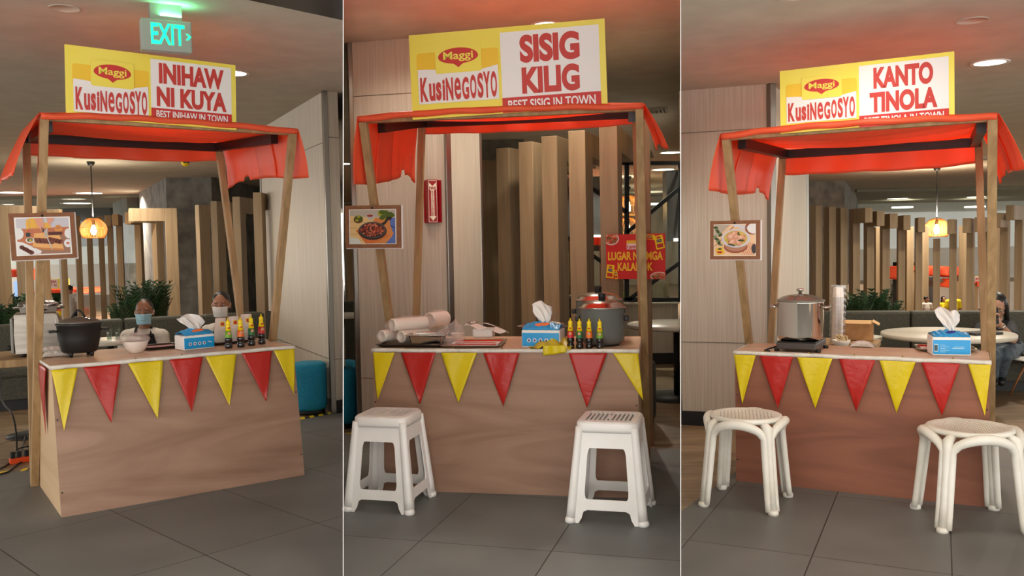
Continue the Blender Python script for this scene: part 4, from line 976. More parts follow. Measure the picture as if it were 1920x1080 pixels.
# nested paper cups
def cup_mesh(r, h):
    return MB().lathe([(r * .98, 0), (r * 1.07, 0), (r * 1.06, h * .04), (r * .98, h * .05), (r * .78, h), (r * .74, h), (r * .73, h * .96), (.0001, h * .95)], 24, cap=False)
ORD = ['first', 'second', 'third', 'fourth', 'fifth', 'sixth', 'seventh', 'eighth', 'ninth', 'tenth', 'eleventh', 'twelfth', 'thirteenth', 'fourteenth', 'fifteenth', 'sixteenth', 'seventeenth', 'eighteenth', 'nineteenth', 'twentieth', 'twenty-first', 'twenty-second', 'twenty-third', 'twenty-fourth', 'twenty-fifth', 'twenty-sixth', 'twenty-seventh']
def cups(k, P, r, n, dz, lab, grp, h, emblem, tilt=0):
    P = Vector(P); first = None
    for i in range(n):
        # cups stand mouth down like in the stall: rim below
        z = i * dz
        if first is None:
            o = cup_mesh(r, h).build('paper_cup', m_cup); first = o
        else:
            o = first.copy(); COL.objects.link(o)
        if i == n - 1:
            o.data = o.data
        o.location = P + Vector((tilt * z, 0, z)); o.rotation_euler = (0, 0, B[k].yaw)
        q = n - 1 - i
        tag(o, (lab.replace('nested in', 'on top of') if q == 0 else lab + ', ' + ORD[q] + ' from its top'), 'cup', grp)
    if emblem:
        e = MB(); 
        for j in range(2):
            e.mi = j; q = 1.012 + .012 * j; ww = (.5, .38)[j]
            e.grid(lambda a, c: ((r * (.98 - .2 * (.5 + (.42 - .14 * j) * (c - .5))) * q) * math.sin((a - .5) * ww * 1.6), -(r * (.98 - .2 * (.5 + (.42 - .14 * j) * (c - .5))) * q) * math.cos((a - .5) * ww * 1.6), h * (.5 + (.42 - .14 * j) * (c - .5))), 8, 3)
        e.build('cup_emblem', [m_yelb, m_redd], o)
m_cup = mat('cup_paper', (238, 226, 212), .5)
b = B['L']
for u, v, n, tp, nm in ((415, 641, 11, 594, 'left'), (439, 639, 12, 591, 'middle'), (463, 636, 13, 587, 'right')):
    P = fl(u, v, b.H + .006); P.z = b.H + .006; r = pxm(12, P.y); hh = r * 1.75; H_ = pxm(v - tp, P.y) - .006; cups('L', P, r, n, (H_ - hh) / (n - 1), 'white paper cup nested in the %s inihaw stack' % nm, 'paper cups in the %s stack of the inihaw counter' % nm, hh, True)

# foil-topped oven on a wooden side table, far left
P = at(58, 668, 4.75); zt = P.z; tb = thing('side_table', 'wooden topped side table with white metal legs at the far left', 'table', (P.x, P.y, 0), .45)
MB().box((-.02, .12, zt - .02), (.50, .5, .04)).build('tabletop', m_lumber, tb, bevel=.003)
for x, y in ((-.22, -.08), (.19, -.08), (-.22, .32), (.19, .32)): MB().box((x, y, (zt - .04) / 2), (.022, .022, zt - .04)).build('leg', m_white, tb)
Po = at(62, 668, 4.72); t = thing('steel_oven', 'stainless steel countertop oven on the side table at the far left', 'oven', (Po.x + .0, Po.y + .10, zt + .002), .45)
mb = MB(); M = Matrix(((1, 0, 0, -.125), (0, 0, 1, -.10), (0, 1, 0, 0), (0, 0, 0, 1)))
mb.prism([(0, .015), (.232, .015), (.236, .05), (.222, .16), (.206, .222), (.19, .232), (0, .232), (-.004, .12)], .2, M); mb.build('body', m_steelb, t, bevel=.004)
MB().box((-.137, 0, .115), (.016, .19, .19)).build('control_panel', mat('grey_panel', (120, 116, 108), .4, .6), t, bevel=.004)
for y in (-.06, .0): MB().lathe([(.012, 0), (.01, .02)], 14, (-.145, y, .05), (-1, 0, 0)).build('knob', m_black, t)
for x, y in ((-.09, -.08), (.08, -.08), (-.09, .08), (.08, .08)): MB().lathe([(.012, 0), (.012, .016)], 10, (x, y, 0)).build('foot', m_black, t)
MB().bar((.085, -.105, .06), (.07, -.105, .2), .006, .006).build('door_rail', m_white, t)
tf = thing('foil_tray', 'foil covered food tray on top of the stainless steel oven', 'tray', (t.location.x, t.location.y, zt + .2345), .45)
MB().box((-.01, 0, .016), (.17, .14, .03), taper=1.06).build('pan', m_steelb, tf)
crumple('foil_cover', (-.01, 0, .032), .105, .08, .03, m_foil, tf, seed=5, amp=.35)

# bagged cups, steel pan, bowl and papers on the sisig counter
b = B['M']
def roll(u, v, rpx, ln, yawd, lab, zoff=0, tilt=0, seed=1):
    # the circular end faces the aisle
    P = fl(u, v, b.H + .016); 
    if zoff: P = at(u, v, P.y - .0); 
    r = pxm(rpx, P.y); P.z = b.H + .016 + r + zoff
    t = thing('bagged_cups', lab, 'paper cups', P, b.yaw + math.radians(yawd), 'plastic-wrapped rolls of paper cups'); ax = Vector((0, 1, tilt)).normalized()
    prof = [(r * .78, .0), (r, .003), (r * 1.02, .008)]
    n = int(ln / .012)
    for i in range(n): prof += [(r * .93, .012 + i * .012), (r * .99, .017 + i * .012)]
    MB().lathe([(.0001, .012), (r * .76, .01)] + prof + [(.0001, prof[-1][1])], 28, (0, 0, 0), ax).build('cup_roll', m_cup, t)
    crumple('plastic_bag', tuple(ax * (ln * .55)), r * 1.22, ln * .72, r * 1.22, m_bag, t, seed=seed, amp=.10)
roll(715, 642, 11.5, .17, -30, 'clear-wrapped roll of paper cups, lowest and leftmost on the sisig counter', seed=1)
roll(751, 643, 11.5, .17, -28, 'clear-wrapped roll of paper cups beside the steel pan on the sisig counter', seed=2)
roll(735, 643, 12.5, .19, -42, 'clear-wrapped roll of paper cups lying on top of the two lower rolls', zoff=.052, seed=3)
roll(805, 630, 14.5, .12, -25, 'clear-wrapped roll of paper cups with its round end above the steel pan', zoff=.040, seed=4)
crumple('plastic_bag', (0, 0, 0), .05, .04, .05, m_bag, None, fl(848, 628, b.H + .05), seed=11, amp=.6)
tag(bpy.context.scene.objects[-1] if False else COL.objects[-1], 'knotted translucent plastic bag between the cup rolls and the white bowl', 'plastic bag')
P = fl(763, 645, b.H + .02); Q = fl(834, 645, b.H + .02); t = thing('steel_pan', 'rectangular stainless food pan on the dark tray of the sisig counter', 'pan', (P + Q) / 2, b.yaw + .12); w = (Q - P).length * .92; h_ = pxm(17, P.y)
mb = MB(); rows = []
for ins, z in ((.01, 0), (.004, h_ * .8), (.0, h_), (-.014, h_), (-.014, h_ - .002), (.0, h_ - .002), (.006, h_ * .5), (.012, .003)):
    rows.append([mb.v((x, y, z)) for x, y in rrect(-w / 2 + ins, ins, w / 2 - ins, .15 - ins, .014, 4)])
for a_, b_ in zip(rows, rows[1:]):
    n = len(a_)
    for i in range(n): mb.face([a_[i], a_[(i + 1) % n], b_[(i + 1) % n], b_[i]], True)
mb.face(rows[0]); mb.face(rows[-1]); mb.build('pan', m_steel, t)
P = fl(857, 634, b.H + .001); r = pxm(12, P.y); o = MB().lathe([(.0001, 0), (r * .5, 0), (r * .6, r * .1), (r, r * .75), (r * 1.03, r * .8), (r * .95, r * .76), (r * .5, r * .2), (.0001, r * .16)], 32).build('white_bowl', mat('glazed_white_bowl', (230, 220, 208), .2), loc=P)
tag(o, 'small white bowl behind the trays of the sisig counter', 'bowl')
P = fl(905, 633, b.H + .014); t = thing('paper_napkins', 'crumpled white paper sheets behind the steel tray of the sisig counter', 'paper', P, b.yaw)
mb = MB(); mb.box((0, .03, .022), (.10, .08, .044)); mb.build('paper_block', m_paper, t, bevel=.008)
MB().grid(lambda a, q: (-.085 + .2 * a, -.02 + .10 * q, .060 - .035 * a + .008 * math.sin(a * 13 + q * 5)), 16, 10).build('loose_sheet', m_paper, t, solid=.0012)
P = fl(905, 633, b.H + .014) + Vector((-.03, .03, .068)); t = thing('serving_spoon', 'steel spoon lying on the crumpled white paper sheets', 'spoon', P, b.yaw)
MB().ell((-.025, 0, .004), (.026, .016, .006)).build('bowl', m_steel, t); MB().tube([(0, 0, .004), (.05, .0, .0), (.13, .01, -.028)], [.003, .0025, .003], 8).build('handle', m_steel, t)
P = fl(1022, 632, b.H + .001); t = thing('foil_tray', 'foil lined pan behind the tissue pack of the sisig counter', 'tray', P, b.yaw)
MB().box((0, 0, .03), (.17, .12, .055), taper=1.12).build('pan', m_foil, t); crumple('foil_cover', (0, 0, .06), .105, .07, .014, m_foil, t, seed=6, amp=.4)
# rice cooker pots
def cooker(u, v, wpx, hpx, lab):
    P = fl(u, v, b.H + .001); r = pxm(wpx / 2, P.y) * .97; P = P + Vector((0, r * .75, 0)); H_ = pxm(hpx, P.y); t = thing('stock_pot', lab, 'pot', P, b.yaw)
    g = mat('grey_enamel', (104, 108, 104), .38)
    MB().lathe([(.0001, .008), (r * .82, .008), (r * .88, .014), (r * .97, H_ * .14), (r, H_ * .3), (r, H_ * .98), (r * 1.02, H_), (.0001, H_)], 48).build('body', g, t)
    MB().lathe([(r * .75, 0), (r * .78, .009)], 30).build('base_ring', m_black, t)
    ld = MB().lathe([(r * 1.08, H_), (r * 1.08, H_ + .004), (r * .98, H_ + .008), (r * .9, H_ + .018), (r * .7, H_ + .028), (r * .35, H_ + .036), (.0001, H_ + .038)], 48).build('lid', m_steel, t)
    MB().lathe([(r * .16, H_ + .034), (r * .15, H_ + .052), (r * .17, H_ + .056), (r * .16, H_ + .064), (.0001, H_ + .065)], 20).build('knob', m_black, ld)
    for s_ in (-1, 1): MB().box((s_ * r * 1.09, 0, H_ * .72), (r * .2, .045, .022)).build('side_handle', m_black, t, bevel=.004)
cooker(1133, 650, 88, 70, 'nearer grey stock pot with steel lid at the right end of the sisig counter')
cooker(1126, 640, 88, 75, 'grey stock pot with steel lid standing behind the nearer pot')

# ------------------------------------------------------------------ tinola counter
b = B['R']
A = fl(1455, 655, b.H + .012); Bq = fl(1530, 657, b.H + .012); w = (Bq - A).length * 1.02
t = thing('induction_cooker', 'dark flat induction cooker under the shiny steel pot', 'cooker', (A + Bq) / 2, b.yaw - .04); t.location.z = b.H + .001
MB().box((0, .12, .026), (w, .24, .032)).build('housing', mat('anthracite', (62, 52, 48), .35), t, bevel=.006)
MB().box((0, .12, .044), (w * .97, .23, .004)).build('glass_plate', m_blackg, t, bevel=.001)
for x, y in ((-.09, .03), (.09, .03), (-.09, .21), (.09, .21)): MB().lathe([(.012, 0), (.012, .011)], 12, (x, y, 0)).build('foot', m_black, t)
MB().tube([(-w / 2, .03, .02), (-w / 2 - .03, .0, .012), (-w / 2 - .045, -.02, .006), (-w / 2 - .02, -.03, .005)], .004, 8).build('power_cord', m_black, t)
P = b.w(b.l(t.location) + Vector((.0, .12, 0))); P.z = b.H + .048
D = P.y; r = pxm(44, D) * .96; H_ = pxm(72, D); t = thing('stock_pot', 'tall shiny stainless steel stock pot with glass lid on the induction cooker', 'pot', P, b.yaw)
MB().lathe([(.0001, 0), (r * .9, 0), (r * .97, .006), (r, .02), (r, H_ - .006), (r * 1.03, H_), (r * .98, H_), (r * .96, H_ - .02), (.0001, H_ - .02)], 64).build('body', mat('mirror_steel', (205, 198, 188), .06, 1), t, smooth=True)
ld = MB().lathe([(r * 1.05, H_), (r * 1.05, H_ + .005), (r * .98, H_ + .008), (r * .7, H_ + .022), (r * .3, H_ + .031), (.0001, H_ + .033)], 48).build('lid', mat('lid_glass', (150, 146, 134), .06, trans=.5, spec=.8), t)
MB().lathe([(r * .08, H_ + .03), (r * .07, H_ + .042), (r * .17, H_ + .048), (r * .16, H_ + .056), (.0001, H_ + .058)], 18).build('knob', m_steel, ld)
for s_ in (-1, 1):
    MB().tube([(s_ * r, -.035, H_ * .84), (s_ * r * 1.2, -.03, H_ * .86), (s_ * r * 1.26, 0, H_ * .87), (s_ * r * 1.2, .03, H_ * .86), (s_ * r, .035, H_ * .84)], .006, 8).build('side_handle', m_steel, t)
# table behind, with kraft box, wrapped cups, bowl of crackers
P = at(1585, 648, 5.0); zt = side_top = P.z; tb = thing('side_table', 'wooden topped table with papers behind the steel pot of the tinola stall', 'table', (P.x, P.y + .1, 0), b.yaw)
MB().box((0, .08, zt - .02), (.40, .5, .035)).build('tabletop', m_lumber, tb, bevel=.003)
for x, y in ((-.17, -.13), (.17, -.13), (-.17, .3), (.17, .3)): MB().box((x, y, (zt - .04) / 2), (.025, .025, zt - .04)).build('leg', m_white, tb)
r = pxm(10.5, 5.0); H_ = at(1568, 539, 5.08).z - zt; n = 26
cups('R', (at(1569, 620, 5.08).x, 5.08, zt), r, n, (H_ - r * 1.8) / (n - 1), 'white paper cup nested in the tall tinola stack', 'paper cups in the tall wrapped stack', r * 1.8, False, tilt=.03)
o = MB().grid(lambda a, q: ((r * 1.3 + .004 * math.sin(a * 40) + .003 * math.sin(q * 60 + a * 9)) * math.cos(2 * PI * a) + .03 * q * H_, (r * 1.3 + .004 * math.sin(a * 33)) * math.sin(2 * PI * a), H_ * 1.04 * q), 40, 30).build('plastic_sleeve', m_wrap, loc=(at(1569, 620, 5.08).x, 5.08, zt + .001))
tag(o, 'clear plastic sleeve around the tall stack of paper cups', 'plastic wrap')
P = at(1577, 636, 4.9); P.z = zt; r = pxm(17, 4.86); t = thing('serving_bowl', 'white bowl of pale crackers beside the tall cup stack', 'bowl', P + Vector((.0, .0, 0)), 0)
MB().lathe([(.0001, 0), (r * .45, 0), (r * .5, r * .08), (r * .85, r * .45), (r, r * .9), (r * .95, r * .9), (r * .6, r * .4), (.0001, r * .15)], 36).build('bowl', mat('glazed_bowl', (226, 216, 202), .25), t)
for i in range(5): MB().box((-.02 + .012 * i, .005 * (i % 2), r * (1.0 + .1 * math.sin(i * 1.3))), (.045, .04, .006), R=Matrix.Rotation(.5 + .25 * i, 3, 'Y')).build('cracker', mat('cracker_tan', (214, 192, 150), .8), t)
P = at(1605, 624, 5.25); s = 5.25 / F; t = thing('cardboard_box', 'open brown cardboard box on the table behind the tinola counter', 'box', (P.x, P.y, zt), b.yaw + .05)
m_card = noisy('cardboard', (168, 124, 78), (188, 144, 96), 20, .8)
hb = 34 * s; MB().box((0, .08, hb / 2), (58 * s, .16, hb)).build('carton', m_card, t)
MB().box((-8 * s, -.02, hb + .004), (70 * s, .05, .003), R=Matrix.Rotation(.35, 3, 'X')).build('flap', mat('card_light', (206, 168, 116), .8), t)
MB().box((34 * s, .08, hb - .006), (14 * s, .15, .003), R=Matrix.Rotation(.5, 3, 'Y')).build('flap', mat('card_light2', (206, 168, 116), .8), t)
for i in range(3):
    mb = MB(); mb.text(('THIS SIDE', 'UP', 'FOOD CUPS')[i] if False else 'III IIII I'[:9 - i], .06, .005, MXZ(.0, -.0015, hb * .6 - .012 * i)); mb.build('faint_print', m_card, t)

# ------------------------------------------------------------------ sofas, tables, low stools
def sofa(lab, P, Q, zb, zs, seams=(), dep=.34, back=.12):
    P = Vector(P); Q = Vector(Q); P.z = Q.z = 0; d = Q - P; L = d.length; rz = math.atan2(d.y, d.x)
    t = thing('bench_sofa', lab, 'sofa', P, rz)
    MB().box((L / 2, -dep / 2 + .03, .04), (L, dep - .08, .08)).build('plinth', m_black, t)
    MB().box((L / 2, -dep / 2, .08 + (zs - .14) / 2), (L, dep, zs - .14)).build('base', m_sofa, t, bevel=.006)
    xs = [0] + [L * q for q in seams] + [L]
    for a, c in zip(xs, xs[1:]):
        MB().box(((a + c) / 2, -dep / 2 - .01, zs - .03), (c - a - .006, dep + .02, .07)).build('seat_cushion', m_sofa, t, bevel=.02)
        MB().box(((a + c) / 2, back / 2, (zb + .1) / 2), (c - a - .006, back, zb - .1)).build('backrest', m_sofa, t, bevel=.02)
    return t
sofa('long charcoal sofa behind the inihaw stall', at(-60, 600, 6.3), at(515, 580, 7.3), .585, .30, (.18, .47, .74))
sofa('long charcoal sofa behind the tinola stall', at(1500, 600, 6.75), at(1990, 600, 6.35), .545, .27, (.15, .44, .80))
o = sofa('dark sofa seen in the gap between the slats behind the sisig stall', at(960, 600, 8.3), at(1165, 600, 8.1), .62, .3, ())
P = at(640, 555, 6.9); mb = MB(); mb.box((0, 0, .34), (.36, .14, .68)); o = mb.build('sofa_back', m_sofa, loc=(P.x, P.y, 0)); clip_div(o, UL, False); tag(o, 'dark sofa back in the narrow gap left of the sisig pillar', 'sofa')

def pouf(u, vb, wpx, vt, lab, m, clip=None, base=m_black, rnd=.35):
    P = fl(u, vb); D = P.y; r = pxm(wpx / 2, D); P = P + Vector((0, r * .5, 0)); h = (CAMH - at(u, vt, P.y).z); h = at(u, vt, P.y).z; s_ = []
    k = r * rnd * .5
    mb = MB().lathe([(.0001, .03), (r * .9, .03), (r * .98, .05), (r, .09), (r * 1.0, h * .5), (r, h * .82), (r * 1.01, h * .84), (r, h * .86), (r * .99, h - k), (r * .93, h - k * .3), (r * .8, h), (.0001, h)], 48)
    if clip:
        mb.mi = 1; mb.lathe([(.0001, 0), (r * .86, 0), (r * .86, .03)], 40)
        o = mb.build('round_pouf', [m, base], loc=P, smooth=True); clip_div(o, *clip); tag(o, lab, 'pouf'); return o
    t = thing('round_pouf', lab, 'pouf', P); mb.build('cushion', m, t, smooth=True)
    MB().lathe([(.0001, 0), (r * .86, 0), (r * .86, .03)], 40).build('plinth', base, t); return t
pouf(578, 777, 66, 679, 'round teal fabric pouf standing right of the inihaw stall', m_teal)
pouf(636, 803, 66, 690, 'round teal fabric pouf cut by the left divider, beside the sisig pillar', m_teal, (UL, False))
P = fl(650, 786) ; pouf(646, 760, 44, 676, 'farther teal pouf behind the nearer one at the left divider', m_teal, (UL, False))
pouf(1202, 795, 62, 676, 'dark grey round pouf between the right post and the black table pole', noisy('grey_felt', (70, 70, 66), (86, 86, 80), 80, .8))

def round_table(P, z, r, lab, m_top, pole, clip=None, rb=.2):
    t = thing('round_table', lab, 'table', (P.x, P.y, 0))
    a = MB().lathe([(.0001, z - .03), (r * .97, z - .03), (r, z - .022), (r, z - .004), (r * .99, z), (.0001, z)], 64).build('tabletop', m_top, t, smooth=False)
    c = MB().lathe([(.022, .02), (.022, z - .03)], 16).build('pedestal', pole, t)
    d = MB().lathe([(.0001, 0), (rb, 0), (rb, .008), (.05, .02), (.0001, .02)], 36).build('base', pole, t)
    if clip:
        for o in (a, c, d): clip_div(o, *clip)
    return t
m_ttop = mat('cream_tabletop', (206, 200, 184), .35)
round_table(at(1776, 624, 5.75), at(1776, 624, 5.75).z, .405, 'large round cream table in front of the seated woman', m_ttop, m_black)
round_table(at(1618, 630, 6.1), at(1618, 630, 6.1).z, .125, 'small round cream tabletop left of the large one, behind the cardboard box', m_ttop, m_black)
P = at(1268, 606, 6.2); round_table(P, P.z, .345, 'round cream table on a black pole at the right end of the sisig view', m_ttop, m_black, (UR, True), .26)
P = at(207, 636, 5.9); tt = P.z; round_table(P, tt, .19, 'round cream table with two glasses behind the black pot', m_ttop, m_black)
P = at(640, 588, 6.2); round_table(P, P.z, .13, 'cream tabletop seen in the gap left of the sisig pillar', m_ttop, m_black, (UL, False), .1)
for u, lab in ((205, 'left drinking glass of water on the round table behind the black pot'), (221, 'right drinking glass on the round table, beside the masked man')):
    P = at(u, 632, 5.85); r = pxm(5, 5.85); o = MB().lathe([(r * .8, 0), (r, r * 4.6), (r * .92, r * 4.6), (r * .72, r * .3), (.0001, r * .3)], 24).build('drinking_glass', m_clear, loc=(P.x, P.y, tt + .001)); tag(o, lab, 'glass')
# white shell chair at far right
P = fl(1900, 738); t = thing('shell_chair', 'white shell chair with wooden legs at the far right edge', 'chair', (P.x + .10, P.y - .14, 0), .2)
h = .245
MB().grid(lambda a, q: ((a - .5) * .30, (q - .5) * .3, h + .02 * (2 * a - 1) ** 2 - .01 + .16 * max(0, q - .75) ** 1.5), 16, 16).build('seat', mat('shell_white', (224, 220, 208), .35), t, solid=.008)
for x, y in ((-1, -1), (1, -1), (1, 1), (-1, 1)): MB().tube([(x * .06, y * .05, h - .01), (x * .13, y * .12, 0)], [.009, .006], 8).build('leg', mat('beech', (150, 96, 54), .5), t)
# low wall and dark glazed screen at the right of the sisig room
A = fl(1160, 684); Bq = Vector((div_x(UR, A.y, 0) - .02, A.y, 0)); zl = at(1220, 569, A.y).z
o = struct(MB().box(((A.x + Bq.x) / 2, A.y + .06, zl / 2), (Bq.x - A.x, .12, zl)).build('wall_low', m_wall)); o['label'] = 'low cream wall under the black framed screen'
struct(MB().box(((A.x + Bq.x) / 2, A.y - .004, .05), (Bq.x - A.x, .012, .1)).build('baseboard_low', m_black))
struct(MB().box(((A.x + Bq.x) / 2, A.y + .03, zl + .004), (Bq.x - A.x, .2, .012)).build('trim_ledge', m_wall))
D = A.y + .06
def bars(mb, L, th):
    for (u0, v0), (u1, v1) in L: mb.bar(at(u0, v0, D), at(u1, v1, D), pxm(th, D), .05, (0, 1, 0))
mb = MB(); bars(mb, [((1050, 306), (1275, 306))], 7); bars(mb, [((960, 562), (1275, 562))], 8); bars(mb, [((1175, 306), (1175, 562))], 8)
bars(mb, [((1050, 312), (1175, 398)), ((1275, 352), (1175, 436)), ((1050, 436), (1175, 524)), ((1275, 492), (1178, 562))], 7); bars(mb, [((1275, 306), (1275, 562))], 5)
o = struct(mb.build('window_1', m_black)); o['label'] = 'black metal screen with diagonal braces'
pa = [at(1050, 306, D), at(1275, 306, D), at(1275, 562, D), at(1050, 562, D)]; mb = MB(); mb.face([mb.v(p) for p in pa]); o2 = mb.build('pane', glass_mat('screen_glass', fac=.05), o, solid=.006)
# ceiling rails and glass above the far slats
for nm, (u0, u1, v, D, k) in (('trim_rail_left', (-60, 270, 374, 15.8, 'L')), ('trim_rail_right', (1605, 1960, 380, 16.0, 'R'))):
    a, c = at(u0, v, D), at(u1, v - 2, D); a.z = c.z = CZ[k] - .03
    struct(MB().bar(a, c, .06, .05).build(nm, mat('rail_dark', (90, 84, 66), .35, .7)))
    mb = MB(); mb.face([mb.v(p) for p in (Vector((a.x, a.y, 0.9)), Vector((c.x, c.y, .9)), Vector((c.x, c.y, CZ[k] - .05)), Vector((a.x, a.y, CZ[k] - .05)))]); struct(mb.build('window_' + ('2' if k == 'L' else '3'), glass_mat('hall_glass_' + k, fac=.07), solid=.01))

# ------------------------------------------------------------------ signs, fittings
# exit sign
P = at(313, 66, 3.72); t = thing('exit_sign', 'lit green EXIT sign hanging from the ceiling above the inihaw sign', 'exit sign', P, B['L'].yaw - .12); s = 3.72 / F; w_, h_ = 84 * s * 1.06, 58 * s
MB().box((0, .03, 0), (w_, .06, h_)).build('housing', mat('exit_grey', (150, 156, 146), .5), t, bevel=.006)
zc = CZ['L'] - P.z; MB().box((0, .03, (h_ / 2 + zc) / 2), (w_ * .62, .05, zc - h_ / 2)).build('mount', mat('mount_grey', (140, 140, 128), .5), t)
mg = mat('lit_green', (10, 255, 150), .5, emit=(10, 255, 150), es=2.2)
mb = MB(); mb.text('EXIT', w_ * .66, h_ * .66, MXZ(-w_ * .31, -.001, -h_ * .30), bold=.02); mb.build('lettering', mg, t)
mb = MB(); x = w_ * .37; mb.prism([(x, .012), (x + .009, .012), (x + .022, 0), (x + .009, -.014), (x, -.014), (x + .012, 0)], .0008, MXZ(0, -.001, 0)); mb.build('arrow', mg, t)
lamp('AREA', P + Vector((0.02, .02, zc - .05)), .9, (.15, 1, .45), .10, rot=(PI, 0, B['L'].yaw), sx=.03, name='exit_glow')
# round ceiling covers
for u, v, k, lab in ((121, 15, 'L', 'round unlit ceiling cover above the inihaw sign'), (1823, 38, 'R', 'round unlit ceiling cover above the tinola sign')):
    P = fl(u, v, CZ[k]); o = MB().lathe([(.0001, 0), (.058, 0), (.06, -.003), (.062, .001)], 32, cap=False).build('ceiling_cover', m_ceil, loc=P - Vector((0, 0, .0015))); tag(o, lab, 'ceiling cover')
def vent(u, v, k, lab, w=.45, d=.45, rz=0):
    P = fl(u, v, CZ[k]); t = thing('ceiling_vent', lab, 'ceiling vent', P - Vector((0, 0, .004)), rz)
    mb = MB(); 
    for i in range(4):
        q = 1 - i * .22; mb.tube([(x * w / 2 * q, y * d / 2 * q, -.004 * i) for x, y in ((-1, -1), (1, -1), (1, 1), (-1, 1))], .012, 4, True)
    mb.build('slats', m_ceil, t); MB().box((0, 0, -.001), (w * .9, d * .9, .003)).build('dark_opening_plate', mat('vent_shade', (70, 62, 50), .8), t)  # solid plate coloured dark for the shade inside the vent
vent(1216, 207, 'M', 'square ceiling vent at the upper right of the sisig stall', .32, .32, -.2)
vent(180, 291, 'L', 'square ceiling vent behind the roof of the inihaw stall', .5, .5, .3)
vent(1812, 298, 'R', 'square ceiling vent behind the roof of the tinola stall', .5, .5, .1)
P = fl(347, 296, CZ['L']); t = thing('warning_light', 'small yellow and black device hanging from the ceiling in the inihaw view', 'device', P - Vector((0, 0, .03)))
MB().ell((0, 0, -.02), (.045, .045, .045)).build('dome', m_yelb, t); MB().box((.02, -.02, 0), (.05, .05, .06)).build('bracket', m_black, t)
# fire extinguisher wedge sign on the middle pillar
n = Vector((math.sin(math.radians(-14)), -math.cos(math.radians(-14)), 0)); pf = lambda u, v, off=0: plane_hit(u, v, a0 + n * off, n)
A = pf(795, 378, .004); Bq = pf(828, 378, .004); c = (A + Bq) / 2; w_ = (Bq - A).length; h_ = (pf(811, 339, .004) - pf(811, 418, .004)).length
t = thing('fire_extinguisher_sign', 'red wedge-shaped FIRE EXTINGUISHER sign with white arrow on the pillar', 'sign', c, math.radians(-14)); m_fr = mat('fire_red', (150, 10, 22), .35, spec=.3)
MB().box((0, -.002, 0), (w_, .004, h_)).build('back_plate', m_fr, t)
x0, x1, ya = -w_ * .42, w_ * .34, -w_ * .42
apex = Vector((-.12 * w_, ya, 0)); mb = MB()
for a_, b_ in ((Vector((x0, -.004, 0)), apex), (apex, Vector((x1, -.02, 0)))): mb.bar(a_ + Vector((0, 0, 0)), b_, h_ * 1.02, .003, (0, 0, 1)) if False else mb.prism([(a_.x, a_.y), (b_.x, b_.y), (b_.x, b_.y + .003), (a_.x, a_.y + .003)], h_ * 1.02, Matrix.Translation((0, 0, -h_ * .51)))
mb.build('wedge_panel', m_fr, t)
d = (Vector((x1, -.02, 0)) - apex); fw = d.length; ra = math.atan2(d.y, d.x); MF = Matrix.Translation(apex + Vector((0, -.0016, 0))) @ Matrix.Rotation(ra, 4, 'Z') @ Matrix.Rotation(PI / 2, 4, 'X')
def R2(x0, y0, x1, y1): return [(x0, y0), (x1, y0), (x1, y1), (x0, y1)]
mb = MB(); g = .06 * fw; H2 = h_ * .49
for q in (R2(g, -H2, fw - g, -H2 + .002), R2(g, H2 - .002, fw - g, H2), R2(g, -H2, g + .002, H2), R2(fw - g - .002, -H2, fw - g, H2)): mb.prism(q, .0006, MF)
mb.prism([(fw * .34, -H2 * .72), (fw * .14, -H2 * .72), (fw * .5, -H2 * .94), (fw * .86, -H2 * .72), (fw * .66, -H2 * .72), (fw * .66, H2 * .52), (fw * .9, H2 * .58), (fw * .86, H2 * .9), (fw * .5, H2 * .74), (fw * .14, H2 * .9), (fw * .1, H2 * .58), (fw * .34, H2 * .52)], .0006, MF)
mb.build('arrow', mat('sign_cream', (232, 220, 196), .5), t)
mb = MB(); MG = MF @ Matrix.Translation((0, 0, .0012)); mb.text('FIRE', fw * .72, h_ * .07, MG @ Matrix.Translation((fw * .14, H2 * .56, 0)), bold=.03)
for i, ch in enumerate('EXTINGUISHER'): mb.text(ch, fw * (.2 if ch != 'I' else .06), h_ * .042, MG @ Matrix.Translation((fw * (.4 if ch != 'I' else .47), H2 * .42 - i * h_ * .0505, 0)), bold=.02)
mb.build('lettering', m_fr, t)
# red poster tied to the slats
A = at(1140, 440, 4.72); Bq = at(1251, 439, 4.55); C = at(1137, 523, 4.72); rz = math.atan2((Bq - A).y, (Bq - A).x); w_ = (Bq - A).length; h_ = A.z - C.z
t = thing('poster', 'red poster with yellow words LUGAR NG MGA KALAHOK on the slats', 'poster', C, rz); mp = mat('poster_red', (206, 32, 28), .5); my = mat('poster_yellow', (240, 196, 40), .5)
MB().box((w_ / 2, .003, h_ / 2), (w_, .006, h_)).build('board', mp, t)
mb = MB(); mb.text('LUGAR NG MGA', w_ * .93, h_ * .19, MXZ(w_ * .035, -.001, h_ * .42), bold=.035); mb.text('KALAHOK', w_ * .6, h_ * .19, MXZ(w_ * .2, -.001, h_ * .18), bold=.035); mb.build('lettering', my, t)
mb = MB(); mb.prism(rrect(w_ * .36, h_ * .66, w_ * .64, h_ * .86, .004), .0006, MXZ(0, -.0006)); lbl = mb.build('name_label', m_prw, t); mb = MB(); wordmark(mb, MXZ(0, -.0018), w_ * .37, w_ * .63, h_ * .675, h_ * .765); mb.build('lettering', m_redd, lbl)
MB().prism(R2(w_ * .36, h_ * .79, w_ * .64, h_ * .86), .0006, MXZ(0, -.0012)).build('label_band', m_yel2, lbl)
